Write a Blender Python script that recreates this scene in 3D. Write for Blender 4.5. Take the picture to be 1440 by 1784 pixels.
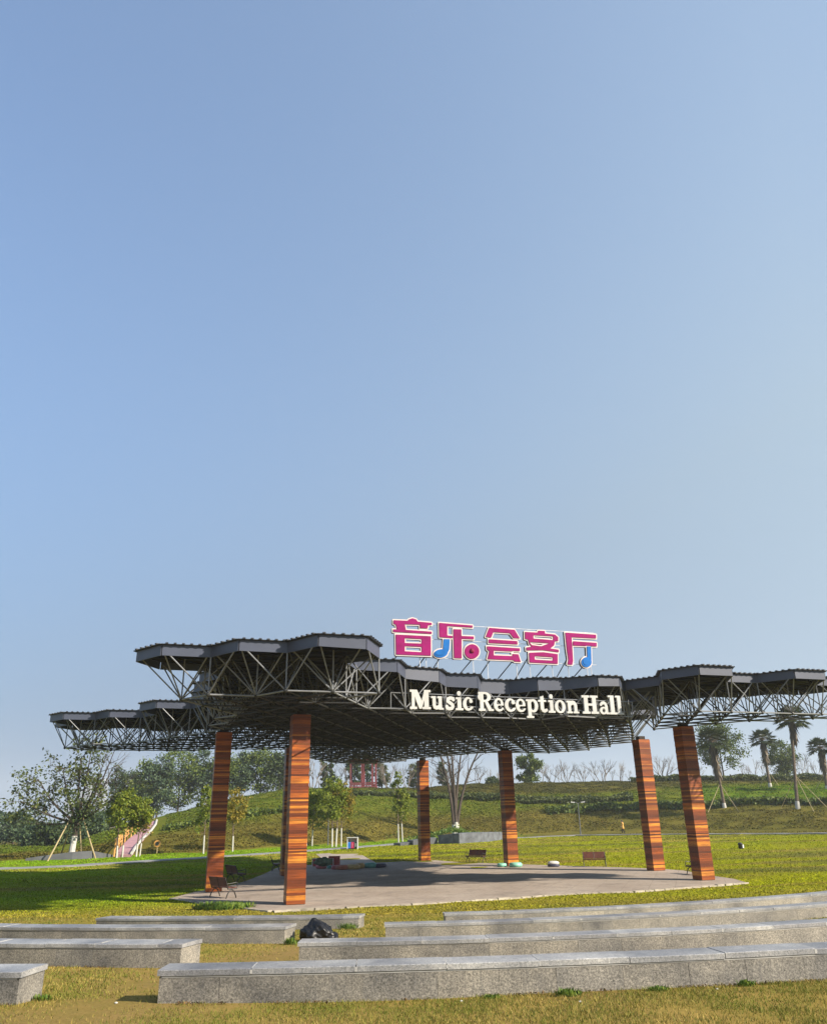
import bpy, math, random
import numpy as np
from mathutils import Matrix, Vector

for o in list(bpy.data.objects):
    bpy.data.objects.remove(o)
S = bpy.context.scene
COL = S.collection
rng = np.random.default_rng(7)
random.seed(7)
RAD = math.radians

# ------------------------------------------------------------------ camera
PW, PH = 1440.0, 1784.0
FOC, PITCH, ROLL, CAMZ = 1356.7, 0.37262, -0.018643, 3.4
_f = np.array([0, math.cos(PITCH), math.sin(PITCH)])
_u = np.array([0, -math.sin(PITCH), math.cos(PITCH)])
_x = np.array([1.0, 0, 0])
CX = math.cos(ROLL) * _x + math.sin(ROLL) * _u
CU = -math.sin(ROLL) * _x + math.cos(ROLL) * _u
cam = bpy.data.cameras.new('camera')
cam.sensor_fit = 'HORIZONTAL'
cam.sensor_width = 36.0
cam.lens = FOC / PW * 36.0
cam.clip_start = 0.1
cam.clip_end = 6000
camo = bpy.data.objects.new('camera', cam)
COL.objects.link(camo)
M4 = Matrix.Identity(4)
for i in range(3):
    M4[i][0] = CX[i]; M4[i][1] = CU[i]; M4[i][2] = -_f[i]
M4[2][3] = CAMZ
camo.matrix_world = M4
S.camera = camo
S.render.resolution_x, S.render.resolution_y = 826, 1024

# ------------------------------------------------------------------ sky, sun, exposure
SUN_EL = RAD(30.0)
SUN_DIR = np.array([0.90, -0.43])                  # towards the sun, on the ground
SUN_DIR = SUN_DIR / np.linalg.norm(SUN_DIR)
world = bpy.data.worlds.new('World')
S.world = world
world.use_nodes = True
wn = world.node_tree
wn.nodes.clear()
w_out = wn.nodes.new('ShaderNodeOutputWorld')
w_bg = wn.nodes.new('ShaderNodeBackground')
w_sky = wn.nodes.new('ShaderNodeTexSky')
w_sky.sky_type = 'NISHITA'
w_sky.sun_disc = False
w_sky.sun_elevation = SUN_EL
w_sky.sun_rotation = math.atan2(SUN_DIR[0], SUN_DIR[1])
w_sky.altitude = 200
w_sky.air_density = 1.0
w_sky.dust_density = 0.6
w_sky.ozone_density = 3.0
w_bg.inputs[1].default_value = 0.145
# winter haze: the clear sky thins out into a pale milky layer towards the horizon, brighter on the sun's side
w_tc = wn.nodes.new('ShaderNodeTexCoord')
w_sep = wn.nodes.new('ShaderNodeSeparateXYZ')
wn.links.new(w_tc.outputs['Generated'], w_sep.inputs[0])
w_dot = wn.nodes.new('ShaderNodeVectorMath'); w_dot.operation = 'DOT_PRODUCT'
w_dot.inputs[1].default_value = (SUN_DIR[0], SUN_DIR[1], 0.0)
wn.links.new(w_tc.outputs['Generated'], w_dot.inputs[0])
w_el = wn.nodes.new('ShaderNodeMapRange'); w_el.interpolation_type = 'SMOOTHSTEP'
w_el.inputs['From Min'].default_value = -0.05; w_el.inputs['From Max'].default_value = 0.95
w_el.inputs['To Min'].default_value = 1.0; w_el.inputs['To Max'].default_value = 0.12
wn.links.new(w_sep.outputs['Z'], w_el.inputs['Value'])
w_sun = wn.nodes.new('ShaderNodeMapRange')
w_sun.inputs['From Min'].default_value = -0.82; w_sun.inputs['From Max'].default_value = 0.08
w_sun.inputs['To Min'].default_value = 0.0; w_sun.inputs['To Max'].default_value = 1.0
wn.links.new(w_dot.outputs['Value'], w_sun.inputs['Value'])
w_hc = wn.nodes.new('ShaderNodeMix'); w_hc.data_type = 'RGBA'
w_hc.inputs[6].default_value = (.74, 1.14, 1.76, 1); w_hc.inputs[7].default_value = (1.50, 1.95, 2.44, 1)
wn.links.new(w_sun.outputs[0], w_hc.inputs[0])
w_mx = wn.nodes.new('ShaderNodeMix'); w_mx.data_type = 'RGBA'
w_ad = wn.nodes.new('ShaderNodeMath'); w_ad.operation = 'MULTIPLY_ADD'; w_ad.use_clamp = True
w_ad.inputs[1].default_value = 0.42
wn.links.new(w_sun.outputs[0], w_ad.inputs[0]); wn.links.new(w_el.outputs[0], w_ad.inputs[2])
wn.links.new(w_ad.outputs[0], w_mx.inputs[0])
wn.links.new(w_sky.outputs[0], w_mx.inputs[6]); wn.links.new(w_hc.outputs[2], w_mx.inputs[7])
wn.links.new(w_mx.outputs[2], w_bg.inputs[0])
wn.links.new(w_bg.outputs[0], w_out.inputs[0])
sl = bpy.data.lights.new('sun', 'SUN')
sl.energy = 5.0
sl.angle = RAD(0.9)
sl.color = (1.0, 0.89, 0.74)
so = bpy.data.objects.new('sun', sl)
COL.objects.link(so)
_sd = Vector((SUN_DIR[0] * math.cos(SUN_EL), SUN_DIR[1] * math.cos(SUN_EL), math.sin(SUN_EL)))
so.rotation_euler = _sd.to_track_quat('Z', 'Y').to_euler()
so.location = (40, -20, 60)
S.view_settings.view_transform = 'Standard'
S.view_settings.look = 'None'
S.view_settings.exposure = 1.0
S.view_settings.gamma = 1.0
S.view_settings.use_curve_mapping = False
S.cycles.max_bounces = 6
S.cycles.transparent_max_bounces = 8
S.cycles.use_denoising = True

# ------------------------------------------------------------------ pixel of the photo -> point of the place
def ray(u, v):
    return (u - PW / 2) / FOC * CX - (v - PH / 2) / FOC * CU + _f

def at(u, v, z):
    d = ray(u, v); t = (z - CAMZ) / d[2]
    return np.array([d[0] * t, d[1] * t, z])

def at_dist(u, v, dist):
    """point seen at (u, v) whose forward distance is dist"""
    d = ray(u, v); t = dist / d[1]
    return np.array([d[0] * t, dist, CAMZ + d[2] * t])

def on_plane(u, v, p0, n):
    d = ray(u, v); c = np.array([0, 0, CAMZ])
    return c + d * (np.dot(np.asarray(p0) - c, n) / np.dot(d, n))

def interp(x, xs, ys):
    return np.interp(x, xs, ys)

def sstep(a, b, x):
    t = np.clip((x - a) / (b - a), 0, 1)
    return t * t * (3 - 2 * t)

# ------------------------------------------------------------------ terrain
PATH_PX = [(-260, 1524, 0), (0, 1513, 0), (120, 1509, 0), (360, 1494, 0), (560, 1481, 0), (700, 1470, .12), (870, 1461, .40),
           (1000, 1455.5, .56), (1200, 1453, .70), (1440, 1452, .82), (1700, 1450, .9)]
PATH_PT = np.array([at(u, v, z) for u, v, z in PATH_PX])
PATH_T = PATH_PT[:, 0] / PATH_PT[:, 1]
def path_y(t): return np.interp(t, PATH_T, PATH_PT[:, 1])
def path_z(t): return np.interp(t, PATH_T, PATH_PT[:, 2])

def az(u): return (u - 720) / 1456.5
TOE_U = [-260, 50, 272, 360, 490, 607, 667, 760, 900, 1000, 1200, 1440, 1700]
TOE_V = [1512, 1499, 1488, 1485, 1477, 1471, 1466, 1460, 1455, 1451, 1448.5, 1447.5, 1446]
CREST_U = [-260, 20, 50, 100, 150, 200, 265, 340, 422, 495, 607, 728, 804, 938, 1060, 1223, 1440, 1700]
CREST_V = [1500, 1494, 1490, 1477, 1460, 1443, 1427, 1408, 1388, 1376, 1373, 1374, 1367, 1364, 1362, 1357, 1355, 1355]
CREST_D = [135, 135, 135, 138, 142, 146, 150, 156, 160, 165, 168, 168, 170, 170, 170, 170, 172, 172]
toe_t = np.array([az(u) for u in TOE_U])
_toe = []
for u, v in zip(TOE_U, TOE_V):
    z = float(path_z(az(u))) + 0.1
    p = at(u, v, z)
    _toe.append((p[0] / p[1], max(p[1], float(path_y(p[0] / p[1])) + 2.5), z))
_toe = np.array(_toe)
_cr = []
for u, v, d in zip(CREST_U, CREST_V, CREST_D):
    p = at_dist(u, v, d)
    _cr.append((p[0] / p[1], d, p[2]))
_cr = np.array(_cr)

def ground_z(x, y):
    x = np.asarray(x, float); y = np.asarray(y, float)
    rr = np.where(y < 50, 56 - np.hypot(x + 2.4, y - 56), 40)
    z = np.interp(rr, [-30, 0, 9, 11.4, 16.5, 22.4, 27.8, 33, 40], np.array([-1.2, -1.6, -2.02, -2.15, -2.55, -2.95, -3.28, -3.46, -3.46]) + 3.4)
    t = np.clip(x / np.maximum(y, 20), -.75, .75)
    py, pz = path_y(t), path_z(t)
    zl = -.06 + (pz + .04) * sstep(46, 1, (46 - y) / 1 + 0) if False else -.06 + (pz + .06) * np.clip((y - 48) / np.maximum(py - 48, 5), 0, 1) ** 1.4
    z = np.where(y > 46, zl, z)
    ty, tz = np.interp(t, _toe[:, 0], _toe[:, 1]), np.interp(t, _toe[:, 0], _toe[:, 2])
    cy, cz = np.interp(t, _cr[:, 0], _cr[:, 1]), np.interp(t, _cr[:, 0], _cr[:, 2])
    cz = np.maximum(cz, tz)
    s = np.clip((y - ty) / np.maximum(cy - ty, 5), 0, 1)
    k = 0.55 * s + 0.45 * np.sin(s * math.pi / 2)
    hz = tz + (cz - tz) * k - np.maximum(y - cy, 0) * .012
    hz = np.maximum(hz, tz - 1.0)
    strip = np.clip((y - py) / np.maximum(ty - py, .5), 0, 1)
    far = np.where(y > ty, hz, pz + (tz - pz) * strip)
    z = np.where(y > py, far, z)
    bump = .03 * np.sin(x * .9 + 1.3 * np.sin(y * .35)) * np.sin(y * .7 + .8 * np.sin(x * .4))
    return z + np.where(y > 30, bump * np.where(y > ty, 6, 1), bump * .6)

def gz(x, y): return float(ground_z(x, y))

def at_ground(u, v, lift=0.0):
    d = ray(u, v); lo = 5.0; t = 5.0
    while t < 420:
        p = d * t
        if CAMZ + p[2] < gz(p[0], p[1]): break
        lo = t; t += .8
    hi = t
    for _ in range(30):
        m = (lo + hi) / 2; p = d * m
        if CAMZ + p[2] < gz(p[0], p[1]): hi = m
        else: lo = m
    p = d * hi
    return np.array([p[0], p[1], gz(p[0], p[1]) + lift])

# ------------------------------------------------------------------ materials
def new_mat(name):
    m = bpy.data.materials.new(name); m.use_nodes = True
    nt = m.node_tree; nt.nodes.clear()
    out = nt.nodes.new('ShaderNodeOutputMaterial'); b = nt.nodes.new('ShaderNodeBsdfPrincipled')
    nt.links.new(b.outputs[0], out.inputs[0])
    return m, nt, b

def N(nt, t, **kw):
    n = nt.nodes.new(t)
    for k, v in kw.items(): setattr(n, k, v)
    return n

def ramp(nt, src, stops, mode='LINEAR'):
    r = N(nt, 'ShaderNodeValToRGB'); r.color_ramp.interpolation = mode
    e = r.color_ramp.elements
    while len(e) < len(stops): e.new(.5)
    for i, (p, c) in enumerate(stops):
        e[i].position = p; e[i].color = (*c, 1)
    nt.links.new(src, r.inputs[0])
    return r.outputs[0]

def coords(nt, scale=(1, 1, 1), kind='Object'):
    c = N(nt, 'ShaderNodeTexCoord'); m = N(nt, 'ShaderNodeMapping')
    m.inputs['Scale'].default_value = scale
    nt.links.new(c.outputs[kind], m.inputs[0])
    return m.outputs[0]

def noise(nt, vec, scale, detail=4, rough=.55):
    n = N(nt, 'ShaderNodeTexNoise'); n.inputs['Scale'].default_value = scale
    n.inputs['Detail'].default_value = detail; n.inputs['Roughness'].default_value = rough
    nt.links.new(vec, n.inputs['Vector'])
    return n.outputs['Fac']

def mix(nt, fac, a, b, mode='MIX'):
    m = N(nt, 'ShaderNodeMix', data_type='RGBA', blend_type=mode)
    for k, v in ((0, fac), (6, a), (7, b)):
        if hasattr(v, 'is_linked'): nt.links.new(v, m.inputs[k])
        elif k == 0: m.inputs[0].default_value = v
        else: m.inputs[k].default_value = (*v, 1)
    return m.outputs[2]

def bump(nt, b, h, strength=.3, dist=.02):
    n = N(nt, 'ShaderNodeBump'); n.inputs['Strength'].default_value = strength; n.inputs['Distance'].default_value = dist
    nt.links.new(h, n.inputs['Height']); nt.links.new(n.outputs[0], b.inputs['Normal'])

def plain(name, c, rough=.6, metal=0.0, var=.25, scale=3.0, spec=.5):
    m, nt, b = new_mat(name)
    f = noise(nt, coords(nt), scale, 5)
    lo = tuple(x * (1 - var) for x in c); hi = tuple(min(1, x * (1 + var)) for x in c)
    nt.links.new(ramp(nt, f, [(.3, lo), (.7, hi)]), b.inputs['Base Color'])
    b.inputs['Roughness'].default_value = rough; b.inputs['Metallic'].default_value = metal
    b.inputs['Specular IOR Level'].default_value = spec
    return m

def island(name, stops, rough=.6, spec=.3, nscale=0, namount=.5, ncol=(.05, .05, .02), trans=0.0):
    m, nt, b = new_mat(name)
    g = N(nt, 'ShaderNodeNewGeometry')
    c = ramp(nt, g.outputs['Random Per Island'], stops)
    if nscale:
        f = noise(nt, coords(nt), nscale, 3)
        f2 = ramp(nt, f, [(.35, (0, 0, 0)), (.65, (namount,) * 3)])
        c = mix(nt, f2, c, ncol)
    nt.links.new(c, b.inputs['Base Color'])
    b.inputs['Roughness'].default_value = rough; b.inputs['Specular IOR Level'].default_value = spec
    if trans:
        t = N(nt, 'ShaderNodeBsdfTranslucent'); nt.links.new(c, t.inputs[0])
        a = N(nt, 'ShaderNodeMixShader'); a.inputs[0].default_value = trans
        nt.links.new(b.outputs[0], a.inputs[1]); nt.links.new(t.outputs[0], a.inputs[2])
        nt.links.new(a.outputs[0], nt.nodes['Material Output'].inputs[0])
    return m

MAT = {}
def grass_ground():
    m, nt, b = new_mat('grass_ground')
    at_ = N(nt, 'ShaderNodeAttribute', attribute_name='tint')
    co = coords(nt)
    f1 = noise(nt, co, .22, 6, .6); f2 = noise(nt, co, 2.6, 5, .65); f3 = noise(nt, co, 26, 4, .7)
    c = mix(nt, ramp(nt, f1, [(.38, (0, 0, 0)), (.66, (.42, .42, .42))]), at_.outputs['Color'], (.22, .165, .030))
    c = mix(nt, ramp(nt, f2, [(.35, (0, 0, 0)), (.7, (.28, .28, .28))]), c, (.06, .09, .010))
    v = ramp(nt, f3, [(.25, (.68, .68, .68)), (.75, (1.3, 1.3, 1.3))])
    c = mix(nt, 1.0, c, v, 'MULTIPLY')
    nt.links.new(c, b.inputs['Base Color'])
    b.inputs['Roughness'].default_value = 1.0; b.inputs['Specular IOR Level'].default_value = .0
    bump(nt, b, f3, .15, .02)
    return m
MAT['ground'] = grass_ground()

def attr_leaf(name, rough=.8):
    m, nt, b = new_mat(name)
    at_ = N(nt, 'ShaderNodeAttribute', attribute_name='tint')
    g = N(nt, 'ShaderNodeNewGeometry')
    v = ramp(nt, g.outputs['Random Per Island'], [(0, (.86, .86, .86)), (1, (1.12, 1.12, 1.1))])
    nt.links.new(mix(nt, 1.0, at_.outputs['Color'], v, 'MULTIPLY'), b.inputs['Base Color'])
    b.inputs['Roughness'].default_value = 1.0; b.inputs['Specular IOR Level'].default_value = .0
    return m
MAT['cover'] = attr_leaf('ground_cover')

def granite(name, base, dark, light, spec=.35, rough=.6):
    m, nt, b = new_mat(name)
    co = coords(nt)
    oi = N(nt, 'ShaderNodeObjectInfo')
    f = noise(nt, co, 42, 4, .75); f1 = noise(nt, co, 95, 2, .7); fs = noise(nt, co, 1.1, 5, .6)
    c = ramp(nt, f, [(.30, dark), (.47, base), (.68, light)])
    c = mix(nt, ramp(nt, f1, [(.56, (0, 0, 0)), (.64, (.75, .75, .75))]), c, tuple(x * .35 for x in dark))
    c = mix(nt, 1.0, c, ramp(nt, fs, [(.3, (.50, .51, .53)), (.7, (1.32, 1.28, 1.18))]), 'MULTIPLY')
    gi = N(nt, 'ShaderNodeNewGeometry')
    c = mix(nt, 1.0, c, ramp(nt, gi.outputs['Random Per Island'], [(0, (.88, .89, .91)), (1, (1.10, 1.08, 1.04))]), 'MULTIPLY')
    c = mix(nt, 1.0, c, ramp(nt, oi.outputs['Random'], [(0, (.8, .8, .82)), (1, (1.18, 1.17, 1.14))]), 'MULTIPLY')
    # streaks running down the face
    st = noise(nt, coords(nt, (5, 5, .5)), 2.0, 4, .7)
    c = mix(nt, ramp(nt, st, [(.56, (0, 0, 0)), (.72, (.45, .45, .45))]), c, (.10, .10, .10))
    nt.links.new(c, b.inputs['Base Color'])
    b.inputs['Roughness'].default_value = rough; b.inputs['Specular IOR Level'].default_value = spec
    bump(nt, b, f, .25, .01)
    return m
MAT['granite'] = granite('granite_wall', (.205, .198, .183), (.075, .074, .07), (.42, .40, .365))
MAT['granite_cap'] = granite('granite_cap', (.255, .265, .29), (.15, .158, .175), (.40, .41, .43), .5, .42)
MAT['mortar'] = plain('mortar', (.36, .355, .34), .9)

def wood_boards():
    m, nt, b = new_mat('varnished_boards')
    g = N(nt, 'ShaderNodeNewGeometry')
    c = ramp(nt, g.outputs['Random Per Island'], [(0, (.060, .014, .005)), (.25, (.15, .035, .009)), (.52, (.28, .066, .010)), (.76, (.44, .128, .015)), (.93, (.66, .27, .032)), (1, (.09, .022, .007))])
    gr = noise(nt, coords(nt, (1.2, 1.2, 26)), 1.6, 6, .7)
    c = mix(nt, 1.0, c, ramp(nt, gr, [(.3, (.45, .38, .33)), (.62, (1.25, 1.2, 1.1))]), 'MULTIPLY')
    big = noise(nt, coords(nt, (.3, .3, .55)), 1.4, 3)
    c = mix(nt, ramp(nt, big, [(.45, (0, 0, 0)), (.62, (.55, .55, .55))]), c, (.13, .03, .008))
    nt.links.new(c, b.inputs['Base Color'])
    b.inputs['Roughness'].default_value = .42; b.inputs['Specular IOR Level'].default_value = .45
    bump(nt, b, gr, .2, .01)
    return m
MAT['boards'] = wood_boards()
MAT['dark_core'] = plain('dark_core', (.02, .012, .008), .8)
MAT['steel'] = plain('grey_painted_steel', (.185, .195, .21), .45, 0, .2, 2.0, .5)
MAT['shaded_steel'] = plain('steel_with_painted_shade', (.022, .023, .023), .5, 0, .2, 2.0, .4)  # same frame steel, with the shade under the roof put into its colour
MAT['fascia'] = plain('grey_metal_fascia', (.056, .066, .098), .42, 0, .12, .8, .5)
MAT['roof'] = plain('dark_roof_sheet', (.028, .03, .036), .6, 0, .2, 1.0, .4)
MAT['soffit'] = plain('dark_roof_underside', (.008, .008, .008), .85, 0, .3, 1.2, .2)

def concrete():
    m, nt, b = new_mat('plaza_concrete')
    co = coords(nt)
    f = noise(nt, co, .35, 6, .6); f2 = noise(nt, co, 6, 5, .7)
    c = ramp(nt, f, [(.3, (.295, .24, .195)), (.7, (.395, .335, .28))])
    c = mix(nt, 1.0, c, ramp(nt, f2, [(.3, (.8, .8, .8)), (.7, (1.12, 1.12, 1.12))]), 'MULTIPLY')
    br = N(nt, 'ShaderNodeTexBrick'); br.inputs['Scale'].default_value = 1.0
    br.inputs['Mortar Size'].default_value = .012; br.inputs['Brick Width'].default_value = 1.2; br.inputs['Row Height'].default_value = 1.2; br.offset = 0
    br.inputs['Color1'].default_value = (1, 1, 1, 1); br.inputs['Color2'].default_value = (.93, .93, .93, 1); br.inputs['Mortar'].default_value = (.62, .62, .62, 1)
    mp = N(nt, 'ShaderNodeMapping'); mp.inputs['Rotation'].default_value = (0, 0, RAD(18)); nt.links.new(co, mp.inputs[0]); nt.links.new(mp.outputs[0], br.inputs['Vector'])
    c = mix(nt, .8, c, mix(nt, 1.0, c, br.outputs['Color'], 'MULTIPLY'))
    f3 = noise(nt, co, .9, 7, .7)
    c = mix(nt, ramp(nt, f3, [(.50, (0, 0, 0)), (.66, (.5, .5, .5))]), c, (.13, .115, .10))
    nt.links.new(c, b.inputs['Base Color']); b.inputs['Roughness'].default_value = .85; b.inputs['Specular IOR Level'].default_value = .25
    bump(nt, b, f2, .15, .01)
    return m
MAT['concrete'] = concrete()
MAT['kerb'] = plain('pale_kerb_stone', (.36, .32, .25), .85, 0, .35, 2.5)
MAT['path'] = plain('grey_path', (.20, .20, .20), .9, 0, .15, .6)
MAT['magenta'] = plain('magenta_sign_face', (.235, .004, .100), .7, 0, .18, 1.6, .15)
MAT['gem'] = plain('dark_red_gem', (.20, .018, .045), .2, 0, .3, 8)
MAT['sky_blue'] = plain('blue_sign_face', (.003, .12, .40), .6, 0, .2, 2.5, .15)
MAT['cream'] = plain('cream_sign_edge', (.52, .46, .44), .5, 0, .05)
MAT['sign_side'] = plain('dark_sign_side', (.05, .05, .055), .6)
MAT['ivory'] = plain('ivory_letter', (.46, .465, .45), .55, 0, .15, 2.2)
MAT['wire'] = plain('dark_steel_wire', (.10, .11, .12), .5)
MAT['pale_steel'] = plain('pale_steel', (.62, .63, .64), .45)
MAT['iron'] = plain('black_cast_iron', (.014, .013, .012), .5, 0, .2)
MAT['slat'] = plain('red_brown_slats', (.11, .034, .020), .55, 0, .3, 6)
MAT['bark'] = plain('brown_bark', (.12, .09, .065), .95, 0, .4, 5)
MAT['bark_dark'] = plain('dark_bark', (.060, .045, .035), .95, 0, .4, 5)
MAT['bark_grey'] = plain('grey_bark', (.17, .145, .12), .95, 0, .4, 5)
MAT['whitewash'] = plain('whitewash', (.46, .45, .41), .9, 0, .08)
MAT['bamboo'] = plain('bamboo_pole', (.34, .27, .14), .7, 0, .25)
MAT['black_plastic'] = plain('black_plastic_bag', (.004, .004, .005), .42, 0, .3, 4, .45)
MAT['lf_yellow'] = island('yellow_green_leaf', [(0, (.070, .11, .010)), (.5, (.14, .19, .014)), (1, (.23, .245, .020))], trans=.25)
MAT['lf_gold'] = island('golden_leaf', [(0, (.12, .11, .012)), (.5, (.22, .18, .018)), (1, (.30, .22, .03))], trans=.25)
MAT['lf_green'] = island('mid_green_leaf', [(0, (.03, .06, .010)), (.5, (.075, .115, .016)), (1, (.15, .185, .022))], trans=.15)
MAT['lf_dark'] = island('dark_green_leaf', [(0, (.016, .032, .012)), (.5, (.038, .064, .018)), (1, (.075, .105, .026))], trans=.1)
MAT['lf_blue'] = island('blue_green_leaf', [(0, (.022, .046, .026)), (.5, (.05, .086, .040)), (1, (.09, .13, .05))], trans=.1)
MAT['lf_olive'] = island('olive_leaf', [(0, (.032, .048, .012)), (.5, (.062, .085, .018)), (1, (.115, .13, .028))], trans=.15)
MAT['palm_leaf'] = island('palm_frond', [(0, (.020, .036, .012)), (.5, (.045, .065, .020)), (1, (.09, .105, .035))], trans=.12)
MAT['palm_dead'] = island('dead_frond', [(0, (.06, .045, .028)), (1, (.15, .115, .07))])
MAT['blades'] = island('grass_blades', [(0, (.055, .085, .012)), (.3, (.13, .14, .024)), (.6, (.33, .245, .060)), (1, (.46, .35, .12))], .8, .15, .6, .8, (.105, .14, .016), trans=.2)
MAT['weed'] = island('weed_leaf', [(0, (.04, .09, .010)), (.6, (.09, .155, .016)), (1, (.17, .22, .03))], .6, .3, trans=.2)
MAT['red'] = plain('faded_red_plastic', (.34, .035, .04), .5)
MAT['pink'] = plain('pink_cover', (.42, .11, .13), .6)
MAT['salmon'] = plain('salmon_cover', (.42, .15, .09), .6)
MAT['tan'] = plain('tan_cover', (.46, .32, .13), .6)
MAT['teal'] = plain('teal_cover', (.10, .34, .31), .55)
MAT['mint'] = plain('mint_cover', (.22, .52, .40), .5)
MAT['navy'] = plain('navy_cover', (.03, .035, .075), .5)
MAT['bundle'] = plain('grey_green_bundle', (.09, .14, .10), .8, 0, .6, 4)
MAT['white'] = plain('white_paint', (.55, .55, .54), .5, 0, .04)
MAT['blue_panel'] = plain('blue_panel', (.05, .20, .55), .4)
MAT['red_panel'] = plain('crimson_panel', (.42, .02, .10), .4)
MAT['grey_panel'] = plain('charcoal_panel', (.05, .06, .06), .5)
MAT['red_frame'] = plain('red_timber', (.17, .035, .04), .6)
MAT['rail'] = plain('orange_bamboo', (.62, .33, .10), .55, 0, .2)
MAT['pink_path'] = plain('pink_deck', (.36, .20, .22), .8, 0, .15, 1)
MAT['bluestone'] = plain('blue_grey_stone', (.10, .11, .125), .7, 0, .45, 1.6)
MAT['retaining'] = plain('grey_retaining_wall', (.085, .09, .10), .85, 0, .2, 1)
MAT['skin'] = plain('skin', (.50, .30, .21), .6, 0, .03)
MAT['coat'] = plain('amber_coat', (.62, .34, .08), .8, 0, .1, 5)
MAT['trousers'] = plain('black_trousers', (.015, .014, .014), .8)
MAT['hair'] = plain('black_hair', (.012, .010, .009), .6)
MAT['soil'] = plain('bare_soil', (.15, .105, .055), .95, 0, .3, 4)

# ------------------------------------------------------------------ mesh helpers
class MB:
    def __init__(self): self.v = []; self.f = []
    def add(self, vs, fs):
        k = len(self.v); self.v += [tuple(map(float, p)) for p in vs]; self.f += [tuple(i + k for i in q) for q in fs]
        return self
    def box(self, c, s, R=None):
        vs = [np.array([x * s[0] / 2, y * s[1] / 2, z * s[2] / 2]) for z in (-1, 1) for y in (-1, 1) for x in (-1, 1)]
        if R is not None: vs = [R @ v for v in vs]
        vs = [v + np.asarray(c, float) for v in vs]
        return self.add(vs, [(0, 2, 3, 1), (4, 5, 7, 6), (0, 1, 5, 4), (2, 6, 7, 3), (0, 4, 6, 2), (1, 3, 7, 5)])
    def tube(self, pts, rs, n=6, cap=True):
        pts = [np.asarray(p, float) for p in pts]
        if np.isscalar(rs): rs = [rs] * len(pts)
        rings = []; ref = None
        for i, p in enumerate(pts):
            d = pts[min(i + 1, len(pts) - 1)] - pts[max(i - 1, 0)]
            d = d / (np.linalg.norm(d) + 1e-9)
            if ref is None:
                ref = np.array([1.0, 0, 0]) if abs(d[0]) < .8 else np.array([0, 1.0, 0])
            a = ref - d * np.dot(ref, d); a /= np.linalg.norm(a) + 1e-9; ref = a
            b = np.cross(d, a)
            rings.append([p + rs[i] * (math.cos(2 * math.pi * k / n) * a + math.sin(2 * math.pi * k / n) * b) for k in range(n)])
        fs = []
        for i in range(len(pts) - 1):
            for k in range(n):
                a, b = i * n + k, i * n + (k + 1) % n
                fs.append((a, b, b + n, a + n))
        if cap:
            fs.append(tuple(range(n - 1, -1, -1))); fs.append(tuple((len(pts) - 1) * n + k for k in range(n)))
        return self.add([q for r in rings for q in r], fs)
    def prism(self, poly, z0, z1):
        n = len(poly)
        vs = [(p[0], p[1], z0) for p in poly] + [(p[0], p[1], z1) for p in poly]
        fs = [tuple(range(n - 1, -1, -1)), tuple(range(n, 2 * n))] + [(i, (i + 1) % n, n + (i + 1) % n, n + i) for i in range(n)]
        return self.add(vs, fs)
    def lathe(self, prof, n=16, c=(0, 0, 0), sx=1, sy=1):
        vs = []; fs = []
        for r, z in prof:
            for k in range(n):
                vs.append((c[0] + sx * r * math.cos(2 * math.pi * k / n), c[1] + sy * r * math.sin(2 * math.pi * k / n), c[2] + z))
        for i in range(len(prof) - 1):
            for k in range(n):
                fs.append((i * n + k, i * n + (k + 1) % n, (i + 1) * n + (k + 1) % n, (i + 1) * n + k))
        fs.append(tuple(range(n - 1, -1, -1))); fs.append(tuple((len(prof) - 1) * n + k for k in range(n)))
        return self.add(vs, fs)
    def build(self, name, mat, parent=None, smooth=False):
        me = bpy.data.meshes.new(name); me.from_pydata(self.v, [], self.f); me.materials.append(mat)
        if smooth: me.polygons.foreach_set('use_smooth', [True] * len(me.polygons))
        me.update()
        return link(name, me, parent)

def link(name, me, parent=None):
    o = bpy.data.objects.new(name, me); COL.objects.link(o)
    if parent is not None:
        o.parent = parent
        o.matrix_parent_inverse = Matrix.LocRotScale(parent.location, parent.rotation_euler, parent.scale).inverted()
    return o

def tag(o, label=None, cat=None, group=None, kind=None):
    if label: o['label'] = label
    if cat: o['category'] = cat
    if group: o['group'] = group
    if kind: o['kind'] = kind
    return o

def empty(name, loc=(0, 0, 0), label=None, cat=None, group=None, rz=0.0):
    o = bpy.data.objects.new(name, None); COL.objects.link(o)
    o.location = tuple(map(float, loc)); o.rotation_euler = (0, 0, rz); o.empty_display_size = .2
    return tag(o, label, cat, group)

def copy_tree(o, parent=None):
    c = o.copy(); COL.objects.link(c)
    if parent is not None: c.parent = parent
    for ch in list(o.children): copy_tree(ch, c)
    return c

def np_mesh(name, V, k, mat, parent=None, colors=None):
    """V: (n, k, 3) separate k-gons"""
    n = len(V)
    me = bpy.data.meshes.new(name)
    me.vertices.add(n * k); me.vertices.foreach_set('co', np.ascontiguousarray(V, dtype=np.float32).ravel())
    me.loops.add(n * k); me.loops.foreach_set('vertex_index', np.arange(n * k, dtype=np.int32))
    me.polygons.add(n); me.polygons.foreach_set('loop_start', np.arange(0, n * k, k, dtype=np.int32))
    me.update(calc_edges=True)
    me.materials.append(mat)
    if colors is not None:
        a = me.color_attributes.new('tint', 'FLOAT_COLOR', 'POINT')
        c = np.ones((n, k, 4), np.float32); c[:, :, :3] = colors[:, None, :]
        a.data.foreach_set('color', c.ravel())
    return link(name, me, parent)

def rand_dirs(n):
    v = rng.normal(size=(n, 3)); return v / np.linalg.norm(v, axis=1, keepdims=True)

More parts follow.
